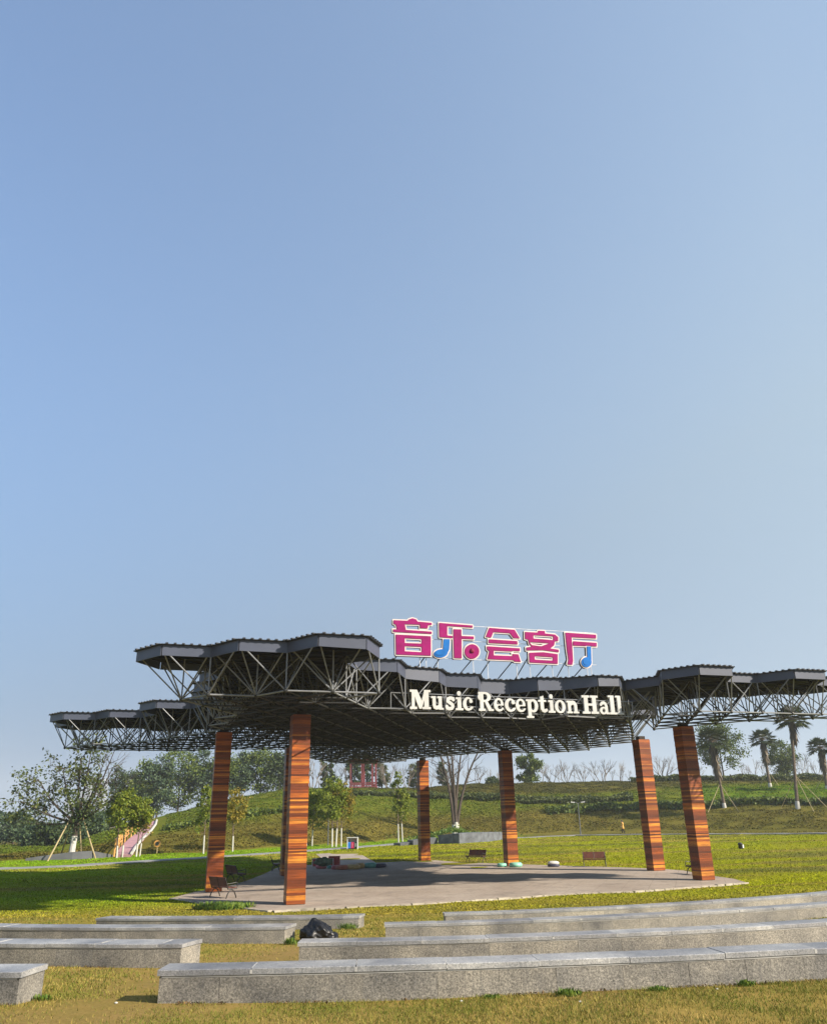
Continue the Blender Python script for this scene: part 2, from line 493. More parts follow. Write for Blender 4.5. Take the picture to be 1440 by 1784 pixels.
def leaf_quads(P, size, flat=.0, lie=0.0):
    """pointed leaf-sized quads at points P"""
    n = len(P)
    a = rand_dirs(n); b = rand_dirs(n)
    if flat: a[:, 2] *= 1 - flat; a /= np.linalg.norm(a, axis=1, keepdims=True)
    if lie: b = np.array([0, 0, 1.0]) + b * (1 - lie)
    b = np.cross(a, b); b /= np.linalg.norm(b, axis=1, keepdims=True) + 1e-9
    s = (np.asarray(size) * rng.uniform(.6, 1.35, n))[:, None]
    return np.stack([P - a * s * .5, P + b * s * .27, P + a * s * .5, P - b * s * .27], 1)

# ------------------------------------------------------------------ ground sheet
def axis(segs):
    out = []
    for a, b, st in segs: out += list(np.arange(a, b, st))
    return np.array(out + [segs[-1][1]])

def vnoise(x, y, s, seed=0):
    x = np.asarray(x) / s + seed * 17.3; y = np.asarray(y) / s + seed * 9.7
    return (np.sin(x * 1.7 + 1.9 * np.sin(y * .9 + seed)) * np.sin(y * 1.3 + 2.1 * np.sin(x * .7)) + .5 * np.sin(x * 3.9 + y * 2.7) * np.sin(y * 4.3 - x * 1.7)) / 1.5

def ground_color(x, y):
    x = np.asarray(x, float); y = np.asarray(y, float)
    shp = np.broadcast(x, y).shape
    t = np.clip(x / np.maximum(y, 1), -.75, .75)
    def C(*c): return np.array(c)
    def lerp(a, b, k): return a * (1 - k[..., None]) + b * k[..., None]
    dry = C(.285, .190, .062); olive = C(.195, .172, .028); lawn = C(.215, .225, .008); lush = C(.115, .190, .010)
    strip = C(.125, .215, .012)
    k = np.clip(sstep(15, 36, y) * .8 + .30 * vnoise(x, y, 2.2, 1), 0, 1)
    c = lerp(np.broadcast_to(dry, shp + (3,)), olive, k)
    k = sstep(.35, .9, vnoise(x, y, 1.7, 11)) * (1 - sstep(18, 30, y)) * .8
    c = lerp(c, C(.20, .125, .055), k)
    k = np.clip(sstep(33, 43, y) + .3 * vnoise(x * .4, y, 2.5, 2), 0, 1)
    c = lerp(c, lawn, k)
    # greener to the left of the plaza and in patches on the right lawn
    k = np.clip(sstep(-6, -14, x) * sstep(33, 42, y) * .8, 0, 1)
    c = lerp(c, lush, k)
    k = sstep(.25, .8, vnoise(x * .35, y, 5.5, 3)) * sstep(42, 55, y) * .55
    c = lerp(c, C(.085, .115, .012), k)
    k = sstep(.05, .55, vnoise(x * .16 + 3, y - .12 * x, 1.9, 13)) * sstep(35, 44, y) * .85
    c = lerp(c, C(.235, .180, .050), k)
    k = sstep(.05, .55, vnoise(x * .14 - 7, y - .10 * x, 2.6, 15)) * sstep(38, 50, y) * .8
    c = lerp(c, C(.10, .105, .030), k)
    k = np.exp(-((x + 3.9 - (y - 12) * .16) / 1.4) ** 2) * (1 - sstep(17, 24, y)) * .85
    k = np.clip(k + sstep(.2, .7, vnoise(x, y, 1.1, 33)) * (1 - sstep(10.5, 12.5, y)) * sstep(0, -3, x) * .6, 0, 1)
    c = lerp(c, C(.225, .145, .070), k)
    py = path_y(t); ty = np.interp(t, _toe[:, 0], _toe[:, 1]); cy = np.interp(t, _cr[:, 0], _cr[:, 1])
    c = lerp(c, lerp(np.broadcast_to(strip, shp + (3,)), C(.10, .085, .024), sstep(.07, .15, t)), sstep(0, .5, y - py))
    s = (y - ty) / np.maximum(cy - ty, 5)
    low = C(.120, .095, .024); mid = C(.098, .122, .015); up = C(.062, .056, .020)
    h = lerp(np.broadcast_to(low, shp + (3,)), mid, np.clip(sstep(.22, .42, s + .06 * vnoise(x, y, 14, 4)) + .2 * vnoise(x, y, 6, 5), 0, 1))
    upk = np.interp(t, [-.3, -.1, .0, .05, .2, .34, .45], [.95, .95, .80, .60, .55, .70, .72])
    h = lerp(h, up, sstep(upk, upk + .1, s + .03 * vnoise(x, y, 10, 6)))
    # grassy shelf under the palms on the right
    k = sstep(.30, .36, t) * sstep(.28, .36, s) * (1 - sstep(.62, .70, s))
    h = lerp(h, C(.085, .150, .012), k)
    return lerp(c, h, (s > 0).astype(float))

gx = axis([(-1800, -400, 200), (-400, -120, 20), (-120, -24, 3), (-24, -9, 1), (-9, 12, .5), (12, 30, 1), (30, 120, 3), (120, 400, 20), (400, 1800, 200)])
gy = axis([(-60, 6, 6), (6, 36, .5), (36, 60, .8), (60, 180, 1.6), (180, 260, 8), (260, 600, 40), (600, 3000, 240)])
GX, GY = np.meshgrid(gx, gy)
GZ = ground_z(GX, GY)
gv = np.stack([GX, GY, GZ], -1).reshape(-1, 3)
nx, ny = len(gx), len(gy)
ii = (np.arange(ny - 1)[:, None] * nx + np.arange(nx - 1)[None, :]).ravel()
gme = bpy.data.meshes.new('ground')
gme.from_pydata(gv.tolist(), [], np.stack([ii, ii + 1, ii + nx + 1, ii + nx], 1).tolist())
gme.polygons.foreach_set('use_smooth', [True] * len(gme.polygons))
ca = gme.color_attributes.new('tint', 'FLOAT_COLOR', 'POINT')
gc = np.ones((len(gv), 4), np.float32); gc[:, :3] = ground_color(GX, GY).reshape(-1, 3) * (1 + (GY.reshape(-1, 1) > 38) * np.array([[.0, .05, 0.0]]))
ca.data.foreach_set('color', gc.ravel())
gme.materials.append(MAT['ground']); gme.update()
tag(link('ground', gme), kind='structure')

def ribbon(name, pts, width, lift, mat, kind='structure', thick=0.0):
    pts = [np.asarray(p, float)[:2] for p in pts]
    fine = []
    for a, b in zip(pts[:-1], pts[1:]):
        k = max(2, int(np.linalg.norm(b - a) / 1.5))
        fine += [a + (b - a) * i / k for i in range(k)]
    fine.append(pts[-1])
    mb = MB(); L = []
    for i, p in enumerate(fine):
        d = fine[min(i + 1, len(fine) - 1)] - fine[max(i - 1, 0)]; d /= np.linalg.norm(d)
        n = np.array([-d[1], d[0]])
        q = [p + n * width / 2 * s for s in (-1, -.33, .33, 1)]
        zc = max(gz(*a) for a in q) + lift
        L.append([(a[0], a[1], zc) for a in q])
    vs = [q for r in L for q in r]
    fs = [(i * 4 + k, i * 4 + k + 1, i * 4 + k + 5, i * 4 + k + 4) for i in range(len(L) - 1) for k in range(3)]
    mb.add(vs, fs)
    n0 = len(L)
    for side in (0, 3):
        vs = []; fs = []
        for i, r in enumerate(L):
            a = r[side]; vs += [a, (a[0], a[1], a[2] - lift - .3)]
        fs = [(2 * i, 2 * i + 1, 2 * i + 3, 2 * i + 2) for i in range(n0 - 1)]
        mb.add(vs, fs)
    o = mb.build(name, mat)
    if kind: o['kind'] = kind
    return o

ribbon('path', [PATH_PT[i] + [0, -1.1, 0] for i in range(len(PATH_PT))], 2.4, .05, MAT['path'])

# ------------------------------------------------------------------ plaza (the stage floor)
PLAZA_PX = [(302, 1564), (360, 1572), (400, 1578), (475, 1586), (520, 1583), (600, 1580), (760, 1572), (960, 1558), (1100, 1552), (1200, 1545), (1297, 1537),
            (1276, 1531), (1245, 1527), (1190, 1517), (1157, 1514.5), (1100, 1512), (1000, 1509), (860, 1504.5), (800, 1502.5), (752, 1498.5),
            (740, 1499), (655, 1503.5), (575, 1505), (545, 1507), (500, 1509), (480, 1513), (460, 1523), (426, 1536), (390, 1546), (340, 1554)]
PLAZA = [at(u, v, 0.0)[:2] for u, v in PLAZA_PX]
tag(MB().prism(PLAZA, -.5, 0.0).build('plaza', MAT['concrete']), kind='structure')
kb = MB()
for a, b in zip(PLAZA[:11], PLAZA[1:11]):                # worn kerb stones along the front
    L = np.linalg.norm(b - a); n = max(1, int(L / .55)); d = (b - a) / L; nn = np.array([d[1], -d[0]])
    R = np.array([[d[0], -d[1], 0], [d[1], d[0], 0], [0, 0, 1]])
    for i in range(n):
        c = a + d * L * (i + .5) / n + nn * .12
        kb.box((c[0], c[1], -.26 + random.uniform(-.02, .012)), (L / n - random.choice([.012, .02, .09]), .22 + random.uniform(-.04, .02), .52), R)
tag(kb.build('kerb', MAT['kerb']), kind='structure')
sp = [at(u, v, 0)[:2] for u, v in ((655, 1503.3), (620, 1484), (550, 1488), (572, 1505))]
sv = []
tag(MB().prism(sp, -.4, -.005).build('side_path', MAT['concrete']), kind='structure')

# ------------------------------------------------------------------ pavilion: columns, space frame, hexagonal roof panels
ROT = RAD(18)
E18 = np.array([math.cos(ROT), math.sin(ROT)])
NRM = np.array([math.sin(ROT), -math.cos(ROT)])          # the pavilion's front
RZ = np.array([[math.cos(ROT), -math.sin(ROT), 0], [math.sin(ROT), math.cos(ROT), 0], [0, 0, 1]])
ZT, ZB, COLTOP = 9.9, 8.0, 7.84
pav = empty('music_pavilion', (3, 48, 0), 'open hexagon-roofed pavilion of grey steel space frame on seven varnished timber columns', 'pavilion')
COLS = [(-10.6, 44.08), (-5.4, 37.01), tuple(at(499.5, 1525.5, 0)[:2]), (.37, 69.98), (6.5, 60.91), (14.66, 53.33), (15.0, 45.57)]
for ci, (x, y) in enumerate(COLS):
    c0 = MB().box((x, y, COLTOP / 2), (.77, .77, COLTOP), RZ)
    z = 0.02
    mb = MB()
    while z < COLTOP - .03:
        h = min(random.choice([.055, .07, .08, .09, .10, .12]), COLTOP - z)
        s = .81 + random.uniform(-.008, .012)
        mb.box((x, y, z + h / 2), (s, s, h - .006), RZ)
        z += h
    co = mb.build('column', MAT['boards'], pav)
    c0.build('core', MAT['dark_core'], co)
    MB().box((x, y, (COLTOP + ZB) / 2), (.42, .42, ZB - COLTOP + .1), RZ).build('steel_head', MAT['dark_core'], co)

HEX_A = 1.86
def lattice(O, a, adeg=18.0):
    e1 = a * np.array([math.cos(RAD(adeg)), math.sin(RAD(adeg))]); e2 = a * np.array([math.cos(RAD(adeg + 60)), math.sin(RAD(adeg + 60))])
    return lambda i, j: np.asarray(O, float) + i * e1 + j * e2
L1 = lattice((-1.51, 31.58), HEX_A)
# control points (lattice node -> where the roof edge really runs)
_a = HEX_A
_e18, _e78 = L1(1, 0) - L1(0, 0), L1(0, 1) - L1(0, 0)
_A9 = L1(0, 2); _ctl = [(L1(-4, 3), (0, 0)), (L1(-2, 0), (0, 0)), (L1(0, 0), (0, 0)), (L1(-3, 1), (0, 0)), (L1(-2, 4), (0, 0)), (L1(-8, 12), (0, 0)), (L1(-5, 20), (0, 0)), (L1(-14, 16), (0, 0))]
_ch = [_A9]
for s in ('78', '18', '78', '18', '78', '18', 'm', '18', 'm', '18'):
    _ch.append(_ch[-1] + {'78': _e78, '18': _e18, 'm': _e18 - _e78}[s])
_meas = [(-.86, 34.71), (-.54, 36.46), (1.05, 37.24), (1.4, 38.56), (2.99, 38.9), (3.24, 40.5), (4.79, 41.04), (6.17, 40.3), (7.54, 40.62), (9.19, 40.0), (10.34, 40.4)]
for p, q in zip(_ch, _meas): _ctl.append((p, np.array(q) - p))
_cp = np.array([c[0] for c in _ctl]); _cd = np.array([c[1] for c in _ctl], float)
def warp(p):
    w = 1 / (np.sum((_cp - p) ** 2, 1) + .15) ** 1.5
    w0 = 1 / 600.0
    return p + (w[:, None] * _cd).sum(0) / (w.sum() + w0)
L2 = lattice(np.array([15.35, 38.28]), 1.88)
MAIN = [(-11.6, 32.5), (-6.5, 29), (-2.0, 28.8), (-1.9, 33.2), (-2.5, 34.6), (-1.1, 35.2), (-.2, 37), (1.6, 37.8), (3.3, 40.3), (5, 40.8), (9.5, 40.2), (11.4, 40.4), (13.4, 46), (14.5, 49.5), (15.8, 59), (14, 66.3),
        (8, 66.2), (5.7, 65), (3, 66.7), (.6, 71.5), (-1.5, 74), (-4.7, 75.3), (-9.6, 74.2), (-9.8, 59.4), (-13.4, 57.6), (-20, 57.2), (-24, 55), (-25.3, 53.8), (-21, 51.6), (-17.9, 49.9), (-16.6, 45.8),
        (-13.2, 45.9), (-12.3, 43), (-10.2, 42.9), (-10.5, 36.8), (-9, 34)]
ARM = [(11.6, 38.6), (13.5, 37.0), (15.5, 37.6), (17.4, 39.9), (19, 39.2), (21, 40.0), (25.5, 42.0), (25, 44.6), (21.5, 44.6), (18.5, 45.6), (18, 46.8), (16.5, 48.2), (14.2, 49.2), (12.6, 44)]
def inside(p, poly):
    x, y = p; c = False
    for (x1, y1), (x2, y2) in zip(poly, poly[1:] + poly[:1]):
        if (y1 > y) != (y2 > y) and x < (x2 - x1) * (y - y1) / (y2 - y1) + x1: c = not c
    return c
OFFS = [(1, 0), (0, 1), (-1, 1), (-1, 0), (0, -1), (1, -1)]
def cell_field(L, poly, mod, wf, extra=()):
    cells = []
    for i in range(-40, 41):
        for j in range(-40, 41):
            if (i - j) % 3 != mod: continue
            if inside(wf(L(i, j)), poly): cells.append((i, j))
    return cells
BARS = []; NODES = []
def pipes(p, q, r, edge=False): BARS.append((np.asarray(p, float), np.asarray(q, float), r, edge))
def lerp3(a, b, k): return np.asarray(a) + (np.asarray(b) - np.asarray(a)) * k
def fascia_depth(p):
    # the roof edge is deeper over the middle bay
    return .42 + .25 * math.exp(-((p[0] - 4.0) / 5.0) ** 2) * (1 if p[1] < 45 else .3)
def build_roof(L, cells, wf, dz, special):
    cs = set(cells); use = {}
    for (i, j) in cells:
        for o in OFFS: use.setdefault((i + o[0], j + o[1]), []).append((i, j))
    P = {n: wf(L(*n)) for n in set(use) | cs}
    zt = ZT + dz
    for (i, j) in cells:
        ring = [(i + o[0], j + o[1]) for o in OFFS]
        c = P[(i, j)]
        pts = [P[n] for n in ring]
        ext = []
        for k in range(6):
            a, b = ring[k], ring[(k + 1) % 6]
            if len(set(use[a]) & set(use[b])) == 1: ext.append(k)
        pm = MB()
        pm.prism([p for p in pts], zt - .10, zt - .02)
        # corrugated top sheet that oversails the edge
        for k in ext:
            a, b = pts[k], pts[(k + 1) % 6]
            d = b - a; Ln = np.linalg.norm(d); d /= Ln; n = np.array([d[1], -d[0]])
            if np.dot(n, (a + b) / 2 - c) < 0: n = -n
            R = np.array([[d[0], -d[1], 0], [d[1], d[0], 0], [0, 0, 1]])
            m = (a + b) / 2
            pm.box((m[0] + n[0] * .03, m[1] + n[1] * .03, zt - .005), (Ln + .12, .24, .026), R)
            q = int(Ln / .31)
            for s in range(q):
                t = (s + .5) / q
                w = a + d * Ln * t + n * .05
                pm.box((w[0], w[1], zt + .025), (.11, .30, .045), R)
        panel = pm.build('roof_panel', MAT['roof'], pav)
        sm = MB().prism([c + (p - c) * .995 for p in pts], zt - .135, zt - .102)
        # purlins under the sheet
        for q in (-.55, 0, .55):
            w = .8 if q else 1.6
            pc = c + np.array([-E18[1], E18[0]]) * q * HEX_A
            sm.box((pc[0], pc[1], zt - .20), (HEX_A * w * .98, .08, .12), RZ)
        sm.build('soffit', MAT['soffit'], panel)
        for k in ext:
            a, b = pts[k], pts[(k + 1) % 6]
            d = b - a; Ln = np.linalg.norm(d); d /= Ln; n = np.array([d[1], -d[0]])
            if np.dot(n, (a + b) / 2 - c) < 0: n = -n
            da, db = fascia_depth(a), fascia_depth(b)
            fm = MB(); e = n * .035; a2 = a + d * .012; b2 = b - d * .012
            za = zt - .022
            fm.add([(*a2, za - da), (*b2, za - db), (*(b2 + e), za - db), (*(a2 + e), za - da), (*a2, za), (*b2, za), (*(b2 + e), za), (*(a2 + e), za)],
                   [(0, 3, 2, 1), (4, 5, 6, 7), (0, 1, 5, 4), (2, 3, 7, 6), (0, 4, 7, 3), (1, 2, 6, 5)])
            fm.build('fascia', MAT['fascia'], panel)
    bot = set(cs) | {n for n, l in use.items() if len(l) >= 2} | set(special)
    rim = {n for n in bot if any((n[0] + o[0], n[1] + o[1]) not in bot for o in OFFS)}
    for n in bot:
        p = P[n] if n in P else wf(L(*n)); P[n] = p
        NODES.append((p[0], p[1], ZB))
        for o in OFFS[:3]:
            m = (n[0] + o[0], n[1] + o[1])
            if m in bot:
                q = P[m] if m in P else wf(L(*m)); pipes((*p, ZB), (*q, ZB), .036, n in rim and m in rim)
        if n in use or n in cs: pipes((*p, ZB), (*p, zt - .16), .031, n in rim)
        for o in OFFS:
            m = (n[0] + o[0], n[1] + o[1])
            if n not in cs and m in cs: continue
            if m in P and (m in use or m in cs):
                q = P[m]; d = q - p
                pipes((*p, ZB), (*(p + d * .96), zt - .2), .029, n in rim)
    for n in set(use) | cs:                                  # top chords
        for o in OFFS[:3]:
            m = (n[0] + o[0], n[1] + o[1])
            if n not in cs and m not in cs and m in use and n in bot and m in bot:
                pipes((*P[n], zt - .30), (*P[m], zt - .30), .03)
cells1 = cell_field(L1, MAIN, 2, warp)
build_roof(L1, cells1, warp, 0.0, [(0, 0), (-3, 1), (-5, 4)])
# right arm: vertex (15.35, 38.28) is the 318 degree corner of its first hexagon -> centre = vertex + a@138 = node (-1, 1)
cells2 = cell_field(L2, ARM, (-2) % 3, lambda p: p)
build_roof(L2, cells2, lambda p: p, .03, [])
BARS.sort(key=lambda b: np.linalg.norm((b[0] + b[1]) / 2 - np.array([0, 0, CAMZ])))
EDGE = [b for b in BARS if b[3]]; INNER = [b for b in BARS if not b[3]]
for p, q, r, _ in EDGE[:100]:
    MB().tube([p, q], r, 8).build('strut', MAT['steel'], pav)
for nm, lst, mt in (('edge_struts', EDGE[100:], 'steel'), ('inner_struts', INNER, 'shaded_steel')):  # rim bars stay plain grey, inner bars get the painted-in shade
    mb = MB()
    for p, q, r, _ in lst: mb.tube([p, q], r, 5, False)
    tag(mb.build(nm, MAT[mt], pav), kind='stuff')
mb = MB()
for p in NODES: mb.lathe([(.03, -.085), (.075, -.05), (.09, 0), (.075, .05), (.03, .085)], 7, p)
tag(mb.build('ball_joints', MAT['shaded_steel'], pav), kind='stuff')
print('cells', len(cells1), len(cells2), 'bars', len(BARS))

# ------------------------------------------------------------------ lettering from signed distance fields
def sd_poly(X, Y, poly):
    p = np.asarray(poly, float); d = np.full(X.shape, 1e9); ins = np.zeros(X.shape, bool)
    for (x1, y1), (x2, y2) in zip(p, np.roll(p, -1, 0)):
        ex, ey = x2 - x1, y2 - y1
        t = np.clip(((X - x1) * ex + (Y - y1) * ey) / (ex * ex + ey * ey + 1e-12), 0, 1)
        d = np.minimum(d, (X - x1 - t * ex) ** 2 + (Y - y1 - t * ey) ** 2)
        c = ((y1 > Y) != (y2 > Y))
        with np.errstate(divide='ignore', invalid='ignore'):
            ins ^= c & (X < ex * (Y - y1) / (ey if abs(ey) > 1e-12 else 1e-12) + x1)
    return np.sqrt(d) * np.where(ins, -1, 1)
def sd_caps(X, Y, pts, r):
    d = np.full(X.shape, 1e9)
    for (x1, y1), (x2, y2) in zip(pts[:-1], pts[1:]):
        ex, ey = x2 - x1, y2 - y1
        t = np.clip(((X - x1) * ex + (Y - y1) * ey) / (ex * ex + ey * ey + 1e-12), 0, 1)
        d = np.minimum(d, np.hypot(X - x1 - t * ex, Y - y1 - t * ey))
    return d - r
def sd_ell(X, Y, c, r, rot=0.0):
    x, y = X - c[0], Y - c[1]; co, si = math.cos(rot), math.sin(rot)
    x, y = co * x + si * y, -si * x + co * y
    k = np.hypot(x / r[0], y / r[1]); g = np.hypot(x / r[0] ** 2, y / r[1] ** 2) + 1e-9
    return k * (k - 1) / g
def field(prims, X, Y):
    """prims applied in order: ('+'/'-', kind, args...)"""
    d = np.full(X.shape, 1e9)
    for op, kind, *a in prims:
        if kind == 'box': e = sd_poly(X, Y, [(a[0], a[2]), (a[1], a[2]), (a[1], a[3]), (a[0], a[3])])
        elif kind == 'poly': e = sd_poly(X, Y, a[0])
        elif kind == 'cap': e = sd_caps(X, Y, a[0], a[1])
        else: e = sd_ell(X, Y, *a)
        d = np.minimum(d, e) if op == '+' else np.maximum(d, -e)
    return d
def contours(D, xs, ys, lev):
    D = D - lev; segs = {}
    ny_, nx_ = D.shape
    def ex(j, i):   # crossing on the edge (j,i)-(j,i+1)
        t = D[j, i] / (D[j, i] - D[j, i + 1]); return (xs[i] + t * (xs[i + 1] - xs[i]), ys[j])
    def ey(j, i):
        t = D[j, i] / (D[j, i] - D[j + 1, i]); return (xs[i], ys[j] + t * (ys[j + 1] - ys[j]))
    B = D < 0
    code = B[:-1, :-1] * 1 + B[:-1, 1:] * 2 + B[1:, 1:] * 4 + B[1:, :-1] * 8
    T = {1: [('w', 's')], 2: [('s', 'e')], 3: [('w', 'e')], 4: [('e', 'n')], 6: [('s', 'n')], 7: [('w', 'n')], 8: [('n', 'w')], 9: [('n', 's')], 11: [('n', 'e')], 12: [('e', 'w')],
         13: [('e', 's')], 14: [('s', 'w')], 5: [('w', 's'), ('e', 'n')], 10: [('s', 'e'), ('n', 'w')]}
    nxt = {}; pos = {}
    for j, i in zip(*np.nonzero((code > 0) & (code < 15))):
        for a, b in T[int(code[j, i])]:
            ks = []
            for s in (a, b):
                k = {'s': ('h', j, i), 'n': ('h', j + 1, i), 'w': ('v', j, i), 'e': ('v', j, i + 1)}[s]
                if k not in pos: pos[k] = ex(k[1], k[2]) if k[0] == 'h' else ey(k[1], k[2])
                ks.append(k)
            nxt.setdefault(ks[0], []).append(ks[1]); nxt.setdefault(ks[1], []).append(ks[0])
    loops = []; seen = set()
    for k0 in pos:
        if k0 in seen: continue
        lp = [k0]; seen.add(k0); cur = k0
        while True:
            n = [q for q in nxt[cur] if q not in seen]
            if not n: break
            cur = n[0]; seen.add(cur); lp.append(cur)
        if len(lp) > 6: loops.append([pos[k] for k in lp])
    return loops
def simplify(pts, eps):
    pts = np.array(pts); n = len(pts)
    def rdp(a, b):
        if b <= a + 1: return []
        p, q = pts[a], pts[b]; d = q - p; L = np.hypot(*d) + 1e-12
        m = pts[a + 1:b] - p
        e = np.abs(m[:, 0] * d[1] - m[:, 1] * d[0]) / L
        k = int(e.argmax())
        if e[k] < eps: return []
        k += a + 1
        return rdp(a, k) + [k] + rdp(k, b)
    h = int(np.argmax(np.hypot(*(pts - pts[0]).T)))
    idx = [0] + rdp(0, h) + [h] + rdp(h, n - 1) + [n - 1]
    return pts[sorted(set(idx))]
def shape_mesh(name, loops, depth, z0):
    """fill loops (with holes) in the XY plane, extruded from z0 to z0 + depth"""
    cu = bpy.data.curves.new(name, 'CURVE'); cu.dimensions = '2D'; cu.fill_mode = 'BOTH'; cu.extrude = depth / 2
    for lp in loops:
        sp_ = cu.splines.new('POLY'); sp_.points.add(len(lp) - 1)
        for k, p in enumerate(lp): sp_.points[k].co = (p[0], p[1], 0, 1)
        sp_.use_cyclic_u = True
    ob = bpy.data.objects.new(name, cu); COL.objects.link(ob)
    dg = bpy.context.evaluated_depsgraph_get()
    me = bpy.data.meshes.new_from_object(ob.evaluated_get(dg))
    bpy.data.objects.remove(ob); bpy.data.curves.remove(cu)
    me.transform(Matrix.Translation((0, 0, z0 + depth / 2)))
    return me
def plane_matrix(o, ex_, n):
    ex_ = np.asarray(ex_, float); n = np.asarray(n, float); up = np.cross(n, ex_)
    m = Matrix.Identity(4)
    for i in range(3): m[i][0] = ex_[i]; m[i][1] = up[i]; m[i][2] = n[i]; m[i][3] = o[i]
    return m
def two_mats(me, front, side):
    me.materials.clear(); me.materials.append(front); me.materials.append(side)
    for p in me.polygons: p.material_index = 0 if p.normal[2] > .5 else 1

# ---- the rooftop sign
SO = np.array([-.4, 38.8, ZT]); SX = np.array([*E18, 0.0]); SN = np.array([*NRM, 0.0])
def sp_local(u, v):
    p = on_plane(u, v, SO, SN) - SO
    return (float(np.dot(p, SX)), float(p[2]))
def zm4(pts): return [sp_local(670 + x / 7.2, 1060 + y / 7.2) for x, y in pts]
def zm5(pts): return [sp_local(840 + x / 6.545, 1060 + y / 6.545) for x, y in pts]
def circ(z, c, r, k=28):
    return z([(c[0] + r * math.cos(2 * math.pi * i / k), c[1] + r * math.sin(2 * math.pi * i / k)) for i in range(k)])
def elli(z, c, rx, ry, rot, k=32):
    o = []
    for i in range(k):
        a = 2 * math.pi * i / k; x, y = rx * math.cos(a), ry * math.sin(a)
        o.append((c[0] + x * math.cos(rot) - y * math.sin(rot), c[1] + x * math.sin(rot) + y * math.cos(rot)))
    return z(o)
CHARS = [
    ([('+', 'poly', zm4([(108, 148), (285, 156), (300, 138), (345, 124), (392, 138), (410, 166), (588, 182), (588, 211), (545, 209), (535, 254), (440, 250), (440, 206), (250, 200), (262, 256), (150, 250), (140, 206), (108, 192)])),
      ('+', 'poly', zm4([(104, 262), (262, 270), (588, 292), (588, 322), (104, 296)])), ('+', 'poly', zm4([(262, 252), (262, 272), (150, 262), (150, 246)])),
      ('+', 'poly', zm4([(136, 328), (577, 350), (577, 596), (142, 580)])), ('-', 'poly', zm4([(250, 374), (462, 386), (462, 442), (250, 434)])), ('-', 'poly', zm4([(250, 474), (462, 484), (462, 550), (250, 538)]))], []),
    ([('+', 'poly', zm4([(680, 182), (1100, 214), (1100, 243), (782, 222), (782, 340), (852, 346), (852, 374), (684, 362)])),
      ('+', 'poly', zm4([(858, 260), (960, 264), (960, 346), (1115, 352), (1115, 388), (962, 382), (964, 628), (868, 624)])),
      ('+', 'poly', circ(zm4, (1092, 542), 92))],
     [('+', 'poly', zm4([(738, 386), (815, 388), (806, 520), (780, 572), (730, 540), (732, 470)])), ('+', 'poly', elli(zm4, (700, 566), 86, 52, -.12))]),
    ([('+', 'poly', zm5([(76, 222), (365, 244), (424, 344), (355, 340), (312, 284), (124, 272), (98, 336), (36, 326)])),
      ('+', 'poly', zm5([(70, 352), (396, 373), (400, 412), (70, 396)])),
      ('+', 'poly', zm5([(50, 432), (425, 455), (425, 490), (340, 486), (340, 520), (408, 524), (436, 612), (364, 608), (352, 592), (56, 580), (78, 490), (52, 470)])),
      ('-', 'poly', zm5([(128, 482), (340, 492), (340, 544), (128, 536)]))], []),
    ([('+', 'poly', zm5([(484, 268), (628, 276), (635, 254), (710, 258), (710, 286), (825, 298), (862, 330), (862, 376), (825, 376), (815, 425), (774, 458), (868, 472), (868, 502), (690, 478), (500, 480), (497, 446), (560, 436), (532, 404), (520, 356), (484, 350)])),
      ('-', 'poly', zm5([(580, 306), (805, 320), (805, 362), (580, 344)])), ('-', 'poly', zm5([(535, 386), (760, 398), (668, 432), (560, 418)])),
      ('+', 'poly', zm5([(530, 506), (690, 500), (856, 522), (856, 634), (536, 618)])), ('-', 'poly', zm5([(594, 545), (800, 558), (800, 596), (594, 584)]))], []),
    ([('+', 'poly', zm5([(942, 276), (1294, 300), (1294, 344), (1014, 330), (1022, 430), (1032, 600), (1022, 645), (968, 640), (978, 580), (962, 480)])),
      ('+', 'poly', zm5([(1030, 374), (1300, 393), (1300, 436), (1030, 424)]))],
     [('+', 'poly', zm5([(1188, 434), (1236, 437), (1240, 600), (1196, 580)])), ('+', 'poly', circ(zm5, (1184, 615), 58))])]
sign1 = empty('rooftop_sign', SO + [4.5 * E18[0], 4.5 * E18[1], 0], 'rooftop sign of magenta Chinese characters with blue notes standing on thin poles', 'sign')
PM = plane_matrix(SO, SX, SN)
def glyph_plate(me, name, parent):
    me.transform(PM); me.update()
    return link(name, me, parent)
SB = .062
for prims, notes in CHARS:
    pts = np.array([q for p in prims + notes for q in p[2]])
    lo, hi = pts.min(0) - .16, pts.max(0) + .16
    st = .018
    xs = np.arange(lo[0], hi[0], st); ys = np.arange(lo[1], hi[1], st)
    X, Y = np.meshgrid(xs, ys)
    D = field(prims, X, Y); DN = field(notes, X, Y) if notes else np.full(X.shape, 1e9)
    base = shape_mesh('character', [simplify(l, .006) for l in contours(np.minimum(D, DN), xs, ys, SB)], .16, -.16)
    two_mats(base, MAT['cream'], MAT['sign_side'])
    bo = glyph_plate(base, 'character', sign1)
    Dp = np.maximum(D, -(DN - SB * .7)) if notes else D
    fm_ = shape_mesh('magenta_face', [simplify(l, .005) for l in contours(Dp, xs, ys, -.004)], .03, .002)
    fm_.materials.append(MAT['magenta']); glyph_plate(fm_, 'magenta_face', bo)
    if notes:
        fm_ = shape_mesh('blue_note', [simplify(l, .005) for l in contours(DN, xs, ys, -.002)], .035, .002)
        fm_.materials.append(MAT['sky_blue']); glyph_plate(fm_, 'blue_note', bo)
gc_ = zm4([(1090, 535)])[0]
gm = MB().lathe([(.13, 0), (.125, .03), (.09, .075), (.03, .095)], 6); gm.v = [(x + gc_[0], y + gc_[1], z + .034) for x, y, z in gm.v]
g_me = gm.build('gem', MAT['gem'], sign1); g_me.data.transform(PM)
